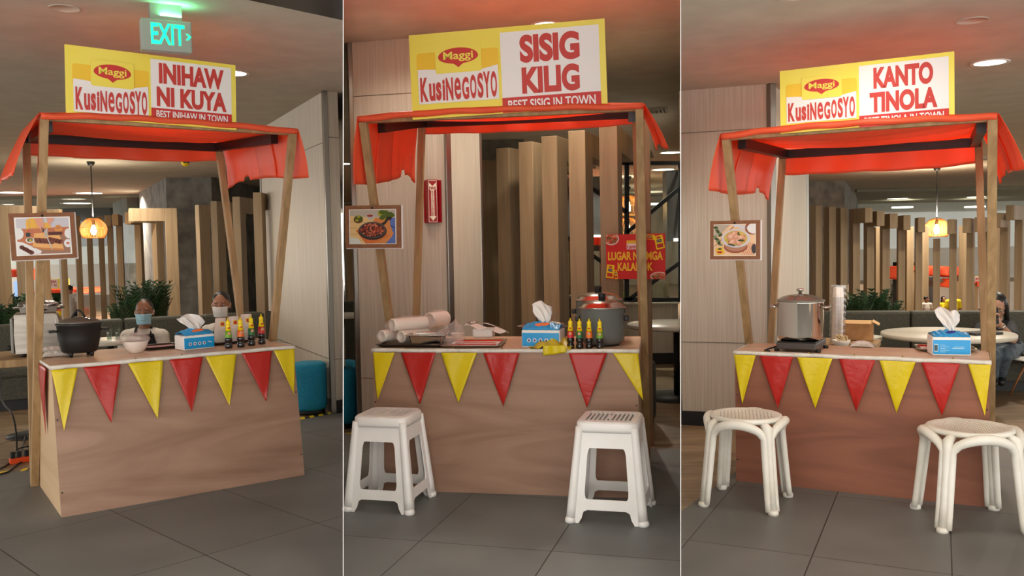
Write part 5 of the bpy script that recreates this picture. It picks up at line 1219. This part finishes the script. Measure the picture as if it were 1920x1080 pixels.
def dish(cx, cy, rx, ry, seed, name='printed_dish'):
    mb = MB(); r = random.Random(seed)
    def cl(poly): return [(max(0.002, min(w_ - .002, x)), max(.002, min(h_ - .002, y))) for x, y in poly]
    mb.mi = 0; mb.prism(cl(oval(cx, cy, rx, ry, 24)), .0005, MXZ(0, -.0007)); mb.mi = 1; mb.prism(cl(oval(cx, cy, rx * .86, ry * .84, 24)), .0005, MXZ(0, -.0013))
    for i in range(40):
        a, q = r.uniform(0, 6.28), math.sqrt(r.random()) * .75; mb.mi = 2 + i % 3; mb.prism(cl(oval(cx + rx * q * math.cos(a), cy + ry * q * math.sin(a), rx * .14, ry * .12, 6, a)), .0004, MXZ(0, -.0019 - .0004 * (i % 3)))
    mb.build(name, artmats([(232, 226, 218), (196, 120, 84), (214, 160, 120), (206, 60, 40), (120, 90, 50)]), t)
dish(w_ * .1, h_ * .9, w_ * .13, h_ * .14, 1); dish(w_ * .9, h_ * .06, w_ * .15, h_ * .1, 2)
def pack(cx, cy, w, h, a, seed):
    mb = MB(); M = MXZ(0, -.0006) @ Matrix.Translation((cx, cy, 0)) @ Matrix.Rotation(a, 4, 'Z'); mb.mi = 0; mb.prism(R2(-w / 2, -h / 2, w / 2, h / 2), .0006, M)
    mb.mi = 1; mb.prism(oval(0, h * .34, w * .26, h * .07, 12), .0005, M @ Matrix.Translation((0, 0, .001))); mb.mi = 2
    for i in range(2): mb.prism(R2(-w * .3, h * (.0 + .12 * i), w * .3, h * (.08 + .12 * i)), .0005, M @ Matrix.Translation((0, 0, .001)))
    mb.mi = 1; mb.prism(R2(-w * .36, -h * .4, w * .36, -h * .12), .0005, M @ Matrix.Translation((0, 0, .001))); mb.build('printed_pack', [m_yelb, m_red, m_navy], t)
pack(w_ * .74, h_ * .93, w_ * .19, h_ * .11, -.15, 1); pack(w_ * .91, h_ * .81, w_ * .14, h_ * .3, .2, 2); pack(w_ * .07, h_ * .17, w_ * .13, h_ * .3, -.12, 3); pack(w_ * .17, h_ * .1, w_ * .05, h_ * .2, .08, 4)

# power strip, cables and black round base at the far left
P = fl(38, 868); t = thing('power_strip', 'orange power strip with black plugs on the floor at the far left', 'power strip', P + Vector((0, 0, .0)), .75)
mo = mat('strip_orange', (214, 74, 26), .4); MB().box((0, 0, .016), (.10, .028, .03)).build('housing', mo, t, bevel=.003)
for i in (-.035, -.005, .03): MB().box((i, 0, .048), (.02, .024, .034)).build('plug', m_black, t, bevel=.003)
for i, pts in enumerate((((0, 690), (4, 750), (22, 775), (30, 810), (32, 856)), ((0, 875), (20, 862), (34, 838), (60, 832)), ((0, 885), (16, 880), (34, 866), (50, 858)), ((38, 858), (44, 830), (50, 812), (62, 838)))):
    P3 = []
    for j, (u, v) in enumerate(pts):
        P3.append(at(u, v, [5.2, 5.0, 4.8, 4.7, fl(32, 868).y][j]) if i == 0 else fl(u, v + 4, .006 if v > 840 else .03))
    # smooth
    Q3 = []
    for j in range(len(P3) - 1):
        p0, p1, p2, p3 = P3[max(j - 1, 0)], P3[j], P3[j + 1], P3[min(j + 2, len(P3) - 1)]
        for q in range(8):
            s_ = q / 8; Q3.append(.5 * ((2 * p1) + (p2 - p0) * s_ + (2 * p0 - 5 * p1 + 4 * p2 - p3) * s_ ** 2 + (3 * p1 - p0 - 3 * p2 + p3) * s_ ** 3))
    o = MB().tube(Q3 + [P3[-1]], .0045, 8).build('power_cable', m_black); tag(o, ['black cable hanging down from the oven to the orange power strip', 'black cable curving over the floor behind the power strip', 'black cable lying across the yellow tape scrap', 'looped black cable standing up behind the power strip'][i], 'cable', 'black cables by the power strip')
P = fl(58, 816); round_t = thing('pedestal_base', 'black round pedestal base on the wood floor at the far left', 'table base', (P.x + .02, P.y, 0)); MB().lathe([(.0001, 0), (.15, 0), (.15, .008), (.03, .016), (.018, .02), (.018, .42), (.0001, .42)], 40).build('base', m_black, round_t)

# ------------------------------------------------------------------ plants
def palm(P, h, lab, n=26, seed=0, spread=.35):
    r = random.Random(seed); t = thing('potted_palm', lab, 'plant', P); mb = MB()
    for i in range(n):
        a = r.uniform(0, 2 * PI); ln = h * r.uniform(.7, 1.05); lean = r.uniform(.08, spread); pts = []
        for j in range(9):
            q = j / 8; pts.append(Vector((math.cos(a) * lean * ln * q ** 1.6, math.sin(a) * lean * ln * q ** 1.6, .1 + ln * q * (1 - .12 * q))))
        mb.tube(pts, [.003, .003, .003, .003, .0028, .0025, .002, .0015, .001], 4)
        for j in range(2, 9):
            d = (pts[j] - pts[j - 1]).normalized(); sd = d.cross(Vector((0, 0, 1))); sd = sd.normalized() if sd.length > .01 else Vector((1, 0, 0))
            for s_ in (-1, 1):
                for kq in (0, .5):
                    b0 = pts[j - 1] + (pts[j] - pts[j - 1]) * kq; tip = b0 + (sd * s_ * .8 + d * .75) * h * .20 * (1.1 - j / 11) + Vector((0, 0, -.01)); w = d * .015
                    mb.face([mb.v(b0 - w), mb.v(tip), mb.v(b0 + w)])
    mb.build('fronds', m_leaf, t); MB().lathe([(.0001, 0), (.09, 0), (.12, .16), (.0001, .16)], 20).build('pot', m_black, t); return t
m_leaf = noisy('palm_green', (24, 44, 26), (46, 78, 40), 12, .5)
for u, D, h, lab, sd in ((252, 8.0, .98, 'dark green palm between the slats, left of the two beside the first masked man', 1), (289, 8.3, 1.02, 'dark green palm between the slats just above the first masked man', 2), (228, 8.6, .72, 'lower green palm at the left of the palm pair', 3), (12, 7.5, .8, 'dark palm at the far left edge behind the oven', 4), (38, 8.6, .86, 'olive green palm behind the foil covered tray', 5),
                          (1608, 7.6, .74, 'dark palm between the slats just right of the cardboard box', 6), (1643, 7.8, .78, 'bright topped green palm behind the third slat of the tinola view', 7), (1668, 7.7, .62, 'dark palm right of the bright topped one', 8)):
    P = at(u, 560, D); palm(Vector((P.x, P.y, 0)), h * .80, lab, 60, sd, .30)
P = at(108, 590, 17.0); palm(Vector((P.x, P.y, 0)), .5, 'small bright green plant beside the standing man in the far hall', 30, 9, .8)

# ------------------------------------------------------------------ people
def skinmat(name, c): return noisy(name, c, tuple(max(0, q - 10) for q in c), 14, .5)
def person(lab, head, face, S, sh, el, ha, hip, kn, an, skin, top, bottom, hair='short', mask=None, extra=None, group=None, vox=.008, hair_c=(16, 12, 12), shoes=(20, 18, 18), sleeve=.55, chest=None, parts_detail=True, holds=None, tops=None):
    """head = centre of the skull; all joints are world points; S = body scale"""
    root = thing('person', lab, 'person', (hip[0].x * .5 + hip[1].x * .5, hip[0].y * .5 + hip[1].y * .5, max(0, min(hip[0].z, an[0].z) - .02)), 0, group)
    O = root.location; V = lambda p: Vector(p) - O
    head = V(head); sh = [V(p) for p in sh]; el = [V(p) for p in el]; ha = [V(p) for p in ha]; hip = [V(p) for p in hip]; kn = [V(p) for p in kn]; an = [V(p) for p in an]
    f = Vector(face).normalized(); up = Vector((0, 0, 1)); rt = f.cross(up).normalized(); up = rt.cross(f).normalized()
    HM = Matrix((rt, f, up)).transposed()
    hp = lambda x, y, z: head + (rt * x + f * y + up * z) * S
    mid = (sh[0] + sh[1]) / 2; pel = (hip[0] + hip[1]) / 2
    mb = MB(); c = mb.capsule
    mb.ell(hp(0, -.005, .02), (.074 * S, .093 * S, .098 * S), HM); mb.ell(hp(0, .018, -.045), (.056 * S, .07 * S, .07 * S), HM)
    c(hp(0, .082, .012), hp(0, .104, -.028), .009 * S, .015 * S); mb.ell(hp(0, .078, -.062), (.022 * S, .014 * S, .009 * S), HM); mb.ell(hp(0, .068, -.098), (.024 * S, .02 * S, .016 * S), HM)
    for s in (-1, 1):
        mb.ell(hp(s * .076, -.008, -.01), (.012 * S, .02 * S, .032 * S), HM); mb.ell(hp(s * .04, .058, -.03), (.022 * S, .022 * S, .02 * S), HM); mb.ell(hp(s * .03, .08, .028), (.022 * S, .012 * S, .008 * S), HM)
    nk = mid + Vector((0, 0, .015 * S)); c(nk, hp(0, -.015, -.06), .056 * S, .05 * S)
    c(mid * .75 + pel * .25, mid - Vector((0, 0, .02 * S)), .12 * S, .10 * S); c(pel, mid * .7 + pel * .3, .12 * S, .12 * S)
    for s in (0, 1):
        c(nk, sh[s], .05 * S, .055 * S); c(sh[s], el[s], .05 * S, .038 * S); c(el[s], ha[s], .037 * S, .024 * S)
        c(pel, hip[s], .11 * S, .10 * S); c(hip[s], kn[s], .09 * S, .058 * S); c(kn[s], an[s], .056 * S, .036 * S)
        # hand: palm, four fingers of unequal length, thumb
        d = (ha[s] - el[s]).normalized(); side = d.cross(f); side = side.normalized() if side.length > .05 else rt; nrm = side.cross(d).normalized()
        if holds is not None: nrm = (holds - O - ha[s]).normalized(); side = d.cross(nrm).normalized(); nrm = side.cross(d).normalized()
        pm_ = ha[s] + d * .045 * S; c(ha[s], pm_, .024 * S, .030 * S)
        for q, (o_, l_) in enumerate(((-.030, .062), (-.011, .074), (.010, .070), (.029, .054))):
            b0 = pm_ + d * .028 * S + side * o_ * S; b1 = b0 + (d * .8 + nrm * .35) * l_ * .5 * S; b2 = b1 + (d * .25 + nrm * .8) * l_ * .5 * S
            c(b0 - d * .02 * S, b1, .0098 * S, .009 * S, 8); c(b1, b2, .009 * S, .0078 * S, 8)
        sg = -1; b0 = ha[s] + side * sg * .024 * S + d * .02 * S; b1 = b0 + (d * .5 + side * sg * .6 + nrm * .3) * .035 * S; c(b0, b1, .0125 * S, .011 * S, 8); c(b1, b1 + (d * .6 + nrm * .5) * .03 * S, .011 * S, .009 * S, 8)
    body = mb.build('body', skin, root); md = body.modifiers.new('r', 'REMESH'); md.mode = 'VOXEL'; md.voxel_size = vox * S if vox > .01 else .0068 * S; md2 = body.modifiers.new('s', 'SMOOTH'); md2.iterations = 3; md2.factor = .4; bake(body)
    def cloth(name, fn, m, v=.009):
        q = MB(); fn(q); o = q.build(name, m, root); a = o.modifiers.new('r', 'REMESH'); a.mode = 'VOXEL'; a.voxel_size = v * S; b_ = o.modifiers.new('s', 'SMOOTH'); b_.iterations = 5; b_.factor = .5; bake(o); return o
    def shirt(q):
        q.capsule(mid * .72 + pel * .28, mid - Vector((0, 0, .025 * S)), .142 * S, .115 * S); q.capsule(pel + Vector((0, 0, .01)), mid * .7 + pel * .3, .142 * S, .14 * S); q.capsule(sh[0] * .8 + sh[1] * .2, sh[1] * .8 + sh[0] * .2, .082 * S, .082 * S)
        for s in (0, 1):
            q.capsule(nk - Vector((0, 0, .02 * S)), sh[s], .062 * S, .07 * S); e = sh[s] + (el[s] - sh[s]) * sleeve; q.capsule(sh[s], e, .066 * S, .062 * S)
    cloth('shirt', shirt, top)
    q = MB(); q.tube([nk + (rt * math.cos(a_) * .066 + f * (math.sin(a_) * .062 + .008) + up * (.0 - .016 * math.sin(a_))) * S + Vector((0, 0, .03 * S)) for a_ in [2 * PI * i / 24 for i in range(24)]], .014 * S, 8, True); q.build('collar', top if not tops else tops, root)
    def pants(q):
        for s in (0, 1): q.capsule(pel, hip[s], .125 * S, .112 * S); q.capsule(hip[s], kn[s], .104 * S, .072 * S); q.capsule(kn[s], an[s] + (kn[s] - an[s]) * .12, .07 * S, .052 * S)
    cloth('trousers', pants, bottom)
    for s in (0, 1):
        q = MB(); hf = Vector((f.x, f.y, 0)).normalized(); q.capsule(an[s] - hf * .03 * S + Vector((0, 0, -.035 * S)), an[s] + hf * .13 * S + Vector((0, 0, -.045 * S)), .042 * S, .034 * S); q.capsule(an[s] + Vector((0, 0, .01 * S)), an[s] + Vector((0, 0, -.03 * S)), .044 * S, .044 * S)
        q.build('shoe', mat('shoe', shoes, .5), root)
    # hair
    hm = noisy('hair', hair_c, tuple(c_ + 12 for c_ in hair_c), 30, .45, stretch=(8, 8, 1))
    def hair_fn(q):
        if hair == 'short': q.ell(hp(0, -.016, .036), (.080 * S, .093 * S, .090 * S), HM)
        elif hair == 'cropped': q.ell(hp(0, -.014, .030), (.0775 * S, .090 * S, .0925 * S), HM)
        elif hair == 'cap': q.ell(hp(0, -.012, .04), (.086 * S, .098 * S, .088 * S), HM); q.capsule(hp(-.05, .07, .062), hp(.05, .07, .062), .022 * S)
        else:
            q.ell(hp(0, -.02, .03), (.086 * S, .098 * S, .098 * S), HM)
            for s in (-1, 1): q.capsule(hp(s * .068, .0, .02), hp(s * .085, -.01, -.12), .028 * S, .026 * S); q.capsule(hp(s * .085, -.01, -.12), hp(s * .10, .0, -.28), .026 * S, .018 * S)
            q.capsule(hp(0, -.07, .0), hp(0, -.09, -.25), .06 * S, .05 * S)
    h = cloth('hair', hair_fn, hm, .007)
    # cut the hair away from the face
    bm = bmesh.new(); bm.from_mesh(h.data); lim = {'short': .040, 'cropped': .054, 'cap': .04, 'long': .075}[hair]
    kill = []
    for v in bm.verts:
        w = v.co - head; x, y, z = w.dot(rt) / S, w.dot(f) / S, w.dot(up) / S
        if hair == 'long':
            if y > .03 and z < lim - .3 * abs(x) * 0 and abs(x) < .056 and z > -.13: kill.append(v)
        else:
            if (y > .02 and z < lim) or (y > -.03 and z < .012 and abs(x) > .03) or z < -.055: kill.append(v)
    bmesh.ops.delete(bm, geom=kill, context='VERTS'); bm.to_mesh(h.data); bm.free()
    if parts_detail:
        for s in (-1, 1):
            MB().ell(hp(s * .030, .0795, .006), (.0135 * S, .0098 * S, .0048 * S), HM, 12, 8).build('eye', mat('eye_white', (200, 190, 180), .3), root)
            MB().ell(hp(s * .030, .0882, .0045), (.0056 * S, .0035 * S, .0046 * S), HM, 10, 6).build('iris', mat('iris_dark', (20, 12, 10), .2), root)
            MB().capsule(hp(s * .015, .089, .033), hp(s * .047, .078, .031), .0034 * S, .0028 * S, 6).build('eyebrow', hm, root)
        if not mask: MB().ell(hp(0, .0905, -.062), (.021 * S, .006 * S, .0075 * S), HM, 12, 6).build('lips', mat('lips', (150, 78, 68), .5), root)
    if mask:
        q = MB()
        def mk(a, b_):
            x = (a - .5) * 2; z = -.012 - .095 * b_; bul = .108 - .042 * abs(x) ** 2.2 - .018 * (2 * b_ - .75) ** 2 * .6 + (.016 if b_ < .6 and abs(x) < .35 else 0) * (1 - b_)
            return hp(x * .068 * (1 - .12 * b_), bul - .002 + .0015 * math.sin(b_ * 28), z)
        q.grid(mk, 20, 16); q.build('face_mask', mask, root, solid=.002 * S)
        for s in (-1, 1): MB().tube([hp(s * .064, .062, -.03), hp(s * .078, .03, -.012), hp(s * .084, -.01, .012)], .0016 * S, 6).build('ear_loop', m_paper, root); 
    if extra: extra(root, hp, S, rt, f, up, dict(sh=sh, mid=mid, pel=pel, nk=nk, ha=ha, el=el))
    return root
def dn(p, dx=0, dy=0, dz=0): return Vector(p) + Vector((dx, dy, dz))
m_shirtw = noisy('white_shirt', (206, 196, 184), (190, 180, 168), 20, .8)
m_apron = mat('black_apron', (20, 19, 20), .8)
sk1 = skinmat('skin_brown', (140, 92, 66)); sk2 = skinmat('skin_tan', (164, 112, 84)); skw = skinmat('skin_fair', (186, 140, 112)); m_dpants = mat('dark_trousers', (34, 34, 38), .8)
def apron(root, hp, S, rt, f, up, J):
    c = J['mid'] * .55 + J['pel'] * .45
    MB().grid(lambda a, q: c + rt * (a - .5) * (.17 + .10 * q) * S + f * (.150 + .012 * math.cos((a - .5) * 3) + .0) * S + up * (.13 - .36 * q) * S, 10, 12).build('apron', m_apron, root, solid=.006)
    for s in (-1, 1): MB().tube([c + rt * s * .075 * S + f * .152 * S + up * .13 * S, J['mid'] + rt * s * .07 * S + f * .125 * S, J['mid'] + rt * s * .065 * S + f * .02 * S + up * .085 * S], .011 * S, 8).build('apron_strap', m_apron, root)
# first man: leaning a little to his left, arms down
D = 6.25; S = .78
hd = at(271, 585, D); A, Bq = at(240, 631, D + .02), at(303, 630, D + .02)
hp0, hp1 = dn((A + Bq) / 2, -.09, .10, -.40), dn((A + Bq) / 2, .09, .10, -.40); sz = .30
for p in (hp0, hp1): p.z = .30 + .02
person('person in white polo, black apron and blue face mask, seated with cropped hair', hd, (.22, -1, -.02), S, [A, Bq], [dn(A, -.05, -.04, -.20), dn(Bq, .05, -.04, -.20)], [dn(A, .0, -.22, -.25), dn(Bq, -.03, -.22, -.25)],
       [hp0, hp1], [dn(hp0, -.03, -.36, .0), dn(hp1, .03, -.36, .0)], [Vector((hp0.x - .03, hp0.y - .38, .06)), Vector((hp1.x + .03, hp1.y - .38, .06))], sk1, m_shirtw, m_dpants, 'cropped', mat('mask_blue', (150, 190, 206), .7), apron)
D = 6.3; hd = at(415, 571, D); A, Bq = at(390, 622, D + .02), at(452, 620, D + .02)
hp0, hp1 = dn((A + Bq) / 2, -.09, .12, -.36), dn((A + Bq) / 2, .09, .12, -.36)
for p in (hp0, hp1): p.z = .33
person('person in white shirt, short black hair and white face mask, behind the rear post', hd, (.12, -1, -.05), S, [A, Bq], [dn(A, -.05, -.04, -.20), dn(Bq, .05, -.04, -.20)], [dn(A, .02, -.22, -.25), dn(Bq, -.03, -.22, -.25)],
       [hp0, hp1], [dn(hp0, -.03, -.36, .0), dn(hp1, .03, -.36, .0)], [Vector((hp0.x - .03, hp0.y - .38, .06)), Vector((hp1.x + .03, hp1.y - .38, .06))], sk2, m_shirtw, m_dpants, 'short', mat('mask_white', (222, 218, 212), .7), apron)
# seated woman with a phone at the right
D = 6.15; S = .76; hd = at(1869, 574, D); A, Bq = at(1842, 617, D), at(1893, 615, D + .02)
eA, eB = at(1838, 634, D - .24), at(1899, 636, D - .20); hA, hB = at(1855, 604, D - .30), at(1874, 607, D - .28)
hp0 = at(1872, 655, D + .10); hp1 = at(1898, 655, D + .12); k0, k1 = at(1858, 668, D - .26), at(1884, 664, D - .24); an0 = at(1862, 706, D - .18); an1 = at(1876, 704, D - .10)
an0.z = max(an0.z, .07); an1.z = max(an1.z, .07)
ph = at(1863, 592, D - .33)
def womanx(root, hp, S, rt, f, up, J):
    for s in (-1, 1): MB().tube([hp(s * .031 + .022 * math.cos(a), .096 - .004 * abs(math.cos(a)), .006 + .017 * math.sin(a)) for a in [2 * PI * i / 20 for i in range(20)]], .0014 * S, 5, True).build('glasses_rim', m_black, root)
    w = J['ha'][1] * .85 + J['el'][1] * .15; d = (J['ha'][1] - J['el'][1]).normalized(); MB().lathe([(.031 * S, -.012 * S), (.034 * S, 0), (.031 * S, .012 * S)], 18, w, d).build('wrist_watch', m_steel, root)
    w = J['ha'][0] * .6 + J['el'][0] * .4; d = (J['ha'][0] - J['el'][0]).normalized(); MB().lathe([(.038 * S, -.02 * S), (.04 * S, 0), (.037 * S, .02 * S)], 18, w, d).build('arm_band', m_black, root)
wm = person('person in black polo and jeans with long dark hair, seated looking at a phone', hd, (-.40, -.80, -.52), S, [A, Bq], [eA, eB], [hA, hB], [hp0, hp1], [k0, k1], [an0, an1], skw, noisy('black_polo', (20, 21, 26), (28, 29, 36), 12, .8),
       noisy('blue_denim', (62, 74, 84), (92, 104, 112), 26, .85), 'long', None, womanx, sleeve=.75, tops=mat('collar_black', (30, 30, 34), .8), holds=ph)
o = MB().box((0, 0, 0), (.060, .008, .115)).build('mobile_phone', mat('phone_dark', (40, 40, 44), .25), bevel=.003); o.location = ph; o.rotation_euler = (-.35, 0, -.35); tag(o, 'dark mobile phone held upright by the seated woman', 'phone')
P = at(1842, 620, 5.62); zt2 = at(1776, 624, 5.75).z; o = MB().box((0, 0, .008), (.2, .13, .014)).build('laptop', m_black, loc=(P.x, P.y, zt2 + .001), rz=.2, bevel=.002); tag(o, 'closed black laptop on the large round table before the seated woman', 'laptop')

# ------------------------------------------------------------------ far hall
m_far = noisy('far_wall', (226, 222, 212), (214, 210, 200), 2, .8)
for nm, (x0, x1) in (('L', (-14, div_x(UL, 23, 0) - .05)), ('M', (div_x(UL, 23, 0) + .05, div_x(UR, 23, 0) - .05)), ('R', (div_x(UR, 23, 0) + .05, 17))):
    o = struct(MB().box(((x0 + x1) / 2, 23.0, 1.1), (x1 - x0, .1, 2.4)).build('wall_back', m_far)); o['label'] = 'pale far wall of the hall'
def R3(u0, v0, u1, v1, D): a = at(u0, v0, D); b = at(u1, v1, D); return (a.x + b.x) / 2, (a.z + b.z) / 2, abs(b.x - a.x), abs(a.z - b.z)
def farbox(name, u0, v0, u1, v1, D, m, lab, cat, dep=.1, grp=None):
    x, z, w, h = R3(u0, v0, u1, v1, D); zt_ = z + h / 2; zb_ = max(z - h / 2, .002); z = (zt_ + zb_) / 2; h = zt_ - zb_; o = MB().box((0, 0, 0), (w, dep, h)).build(name, m, loc=(x, D, z)); return tag(o, lab, cat, grp)
def far_stall(u0, v0, u1, vb, D, lab, posts=(), sign=None, hv=18):
    c = (u0 + u1) / 2; P = at(c, v0, D); w = at(u1, v0, D).x - at(u0, v0, D).x; t = thing('market_stall', lab, 'stall', (P.x, D, 0))
    z1 = P.z; z0 = at(c, v0 + hv, D).z
    MB().box((0, .4, z1), (w, .9, .02)).build('roof_sheet', m_orange, t)
    MB().grid(lambda a, q: ((a - .5) * w, -.05 - .03 * math.sin(a * 30) * q, z1 + (z0 - z1) * q), 40, 4).build('front_flap', m_orange, t, solid=.004)
    for s in (-1, 1): MB().grid(lambda a, q, s=s: (s * (w / 2 + .12 * q), -.05 + .8 * a, z1 + (z0 - z1) * 1.5 * q), 10, 4).build('side_flap', m_orange, t, solid=.004)
    for x in (-.48, .48):
        MB().box((x * w, 0, z1 / 2), (.05, .05, z1)).build('post', m_lumber, t)
    zc = z1 * .30; MB().box((0, .3, zc / 2), (w * .96, .6, zc)).build('counter', m_ply, t)
    MB().grid(lambda a, q: ((a - .5) * w * .98, -.02 - .02 * math.sin(a * 40), zc * (1 - .6 * q)), 40, 3).build('cover_cloth', m_yelb, t, solid=.004)
    if sign:
        lines, su0, sv0, su1, sv1 = sign; a = at(su0, sv0, D); b_ = at(su1, sv1, D); w2 = b_.x - a.x; h2 = a.z - b_.z; x0 = a.x - P.x; z2 = b_.z
        s_ = MB().box((x0 + w2 / 2, 0, z2 + h2 / 2), (w2, .03, h2)).build('sign_board', m_yel, t)
        MB().prism(R2(x0 + w2 * .05, z2 + h2 * .1, x0 + w2 * .5, z2 + h2 * .95), .003, MXZ(0, -.016)).build('title_panel', m_prw, s_)
        mb = MB()
        for i, ln in enumerate(lines): mb.text(ln, w2 * .36, h2 * .28, MXZ(x0 + w2 * .1, -.022, z2 + h2 * (.58 - .34 * i)) @ Matrix.Translation((w2 * .36, 0, 0)) @ Matrix.Diagonal((-1, 1, 1, 1)), bold=.03)
        mb.build('lettering', m_redd, s_)
        mb = MB(); mb.text('ARAW', w2 * .3, h2 * .3, MXZ(x0 + w2 * .6, -.018, z2 + h2 * .15) @ Matrix.Translation((w2 * .3, 0, 0)) @ Matrix.Diagonal((-1, 1, 1, 1)), bold=.03) if False else mb.prism(rrect(x0 + w2 * .58, z2 + h2 * .1, x0 + w2 * .95, z2 + h2 * .5, .01), .003, MXZ(0, -.016)); mb.build('name_label', m_prw, s_)
    return t
far_stall(1712, 503, 1799, 590, 10.6, 'far orange roofed stall with yellow cloth, seen between the centre slats', hv=14)
far_stall(1828, 528, 1868, 590, 11.0, 'farthest orange roofed stall with a mirrored sign, right of the first far stall', hv=9, sign=(('PRI', 'BA'), 1822, 518, 1850, 537))
far_stall(-40, 508, 37, 590, 14.4, 'far orange roofed stall at the left edge beside the oven', hv=12)
far_stall(70, 544, 148, 600, 14.6, 'far stall with yellow mirrored sign behind the standing man', hv=5, sign=(('ARRA', 'SA TA'), 88, 523, 130, 541))
x0_ = at(1560, 520, 12.4).x; x1_ = at(2000, 520, 12.4).x; z_ = at(1780, 530, 12.4).z
o = struct(MB().box(((x0_ + x1_) / 2, 12.4, z_ / 2), (x1_ - x0_, .1, z_)).build('wall_low_back', m_far)); o['label'] = 'low white wall in the far hall'
# black booth and ceiling features in the far right hall
farbox('black_booth', 1686, 492, 1712, 596, 12.0, m_black, 'tall black booth panel in the far hall left of the orange roof', 'booth', .4)
farbox('black_booth', 1722, 520, 1744, 596, 12.0, noisy('dark_marble', (50, 50, 50), (80, 80, 78), 3, .3), 'dark marbled pillar in the far hall behind the centre slats', 'pillar', .4)
farbox('led_screen', 27, 527, 40, 660, 14.3, mat('screen_blue', (150, 180, 220), .3, emit=(140, 176, 226), es=.9), 'pale blue lit panel beside the far left stall', 'screen', .05)
farbox('lit_panel', 88, 441, 122, 445, 20.3, m_farlight, 'bright flat ceiling lamp between the left slats', 'ceiling light', .12)
farbox('bulkhead', 82, 390, 215, 461, 20.5, mat('dark_grey_paint', (58, 60, 64), .7), 'dark bulkhead over the far hall behind the left slats', 'bulkhead', .3)
farbox('bulkhead', 1050, 336, 1145, 470, 16.0, m_black, 'black bulkhead behind the slats left of the red poster', 'bulkhead', .3)
farbox('bulkhead', 1246, 323, 1274, 452, 15.0, m_black, 'black hanging panel at the far right of the sisig view', 'bulkhead', .4)
farbox('lit_panel', 1112, 441, 1128, 446, 15.8, m_farlight, 'bright flat lamp between the slats left of the red poster', 'ceiling light', .3)
farbox('lit_panel', 1264, 447, 1273, 452, 14.75, m_farlight, 'bright lamp at the far right edge beneath the black hanging panel', 'ceiling light', .2)
far_stall(1068, 446, 1128, 560, 14.5, 'far orange roofed stall with red sign seen between the tallest slats', hv=14)
farbox('dark_sofa', 968, 566, 1050, 640, 9.5, m_sofa, 'dark seat back seen low between the slats behind the tissue pack', 'sofa', .3)
def stander(lab, u, vh, D, hpx, shirt, S=None, face=(0, 1, 0), pants=m_dpants, hair='short', skin=sk2, collar=None, arms=0):
    s = D / F; hd = at(u, vh, D); S = hpx * s / .235; A, Bq = dn(hd, -.17 * S, 0, -.21 * S), dn(hd, .17 * S, 0, -.21 * S); hz = hd.z - .75 * S
    gz = hz - .86 * S
    h0, h1 = dn(hd, -.09 * S, 0, -.75 * S), dn(hd, .09 * S, 0, -.75 * S); f = Vector(face)
    kz = hz - .42 * S; az = .085 * S; kz = (hz + az) / 2
    if kz > hz: h0.z = h1.z = kz + .1
    k0, k1 = Vector((h0.x, h0.y, kz)), Vector((h1.x, h1.y, kz)); a0_, a1_ = Vector((h0.x, h0.y, az)), Vector((h1.x, h1.y, az))
    return person(lab, hd, face, S, [A, Bq], [dn(A, -.05 * S, 0, -.28 * S), dn(Bq, .05 * S, 0, -.28 * S)], [dn(A, .02, -.0, -.50 * S) + f * .15 * arms * S, dn(Bq, -.02, 0, -.50 * S) + f * .15 * arms * S], [h0, h1], [k0, k1], [a0_, a1_], skin, shirt, pants, hair, None, None, vox=.014, parts_detail=False, tops=collar)
m_yshirt = noisy('yellow_shirt', (232, 206, 22), (214, 186, 14), 10, .8)
stander('person in white shirt with maroon collar, standing with back turned behind the left slats', 132, 542, 12.4, 15, m_shirtw, face=(0.1, 1, 0), collar=mat('maroon', (120, 36, 70), .8))
stander('person in bright yellow shirt behind the far stall, between the centre slats', 1787, 552, 9.6, 15, m_yshirt, face=(0, -1, -.1), skin=sk1, arms=1)
stander('smaller person with long hair in yellow, left of the yellow shirted man', 1769, 561, 10.2, 11, m_yshirt, face=(.1, -1, 0), hair='long')
stander('person in white shirt at the left of the far yellow covered stall', 1737, 561, 9.7, 11, m_shirtw, face=(1, -.2, 0))
stander('person in yellow half hidden by the rear right post of the tinola stall', 1805, 560, 10.3, 11, m_yshirt, face=(-.6, -1, 0))
stander('person in cream shirt walking behind the black diagonal brace', 1228, 512, 12.2, 26, mat('cream_shirt', (206, 196, 158), .8), face=(-.3, 1, 0), skin=sk1)
stander('person in fluorescent yellow vest seen under the left of the red poster', 1162, 538, 13.5, 18, mat('vest_yellow', (196, 226, 20), .6), face=(1, .2, 0))

b = B['R']; P = at(1617, 634, 4.98); t = thing('papers', 'silver folder with papers lying on the wooden table behind the tinola counter', 'papers', (P.x, P.y, side_top + .001), b.yaw + .3)
MB().box((0, 0, .004), (.13, .09, .007)).build('folder', m_steelb, t, bevel=.001); MB().box((-.03, -.02, .009), (.07, .05, .002)).build('sheet', m_paper, t); MB().tube([(-.06, -.03, .014), (.0, -.035, .014)], .003, 6).build('pen', m_black, t)
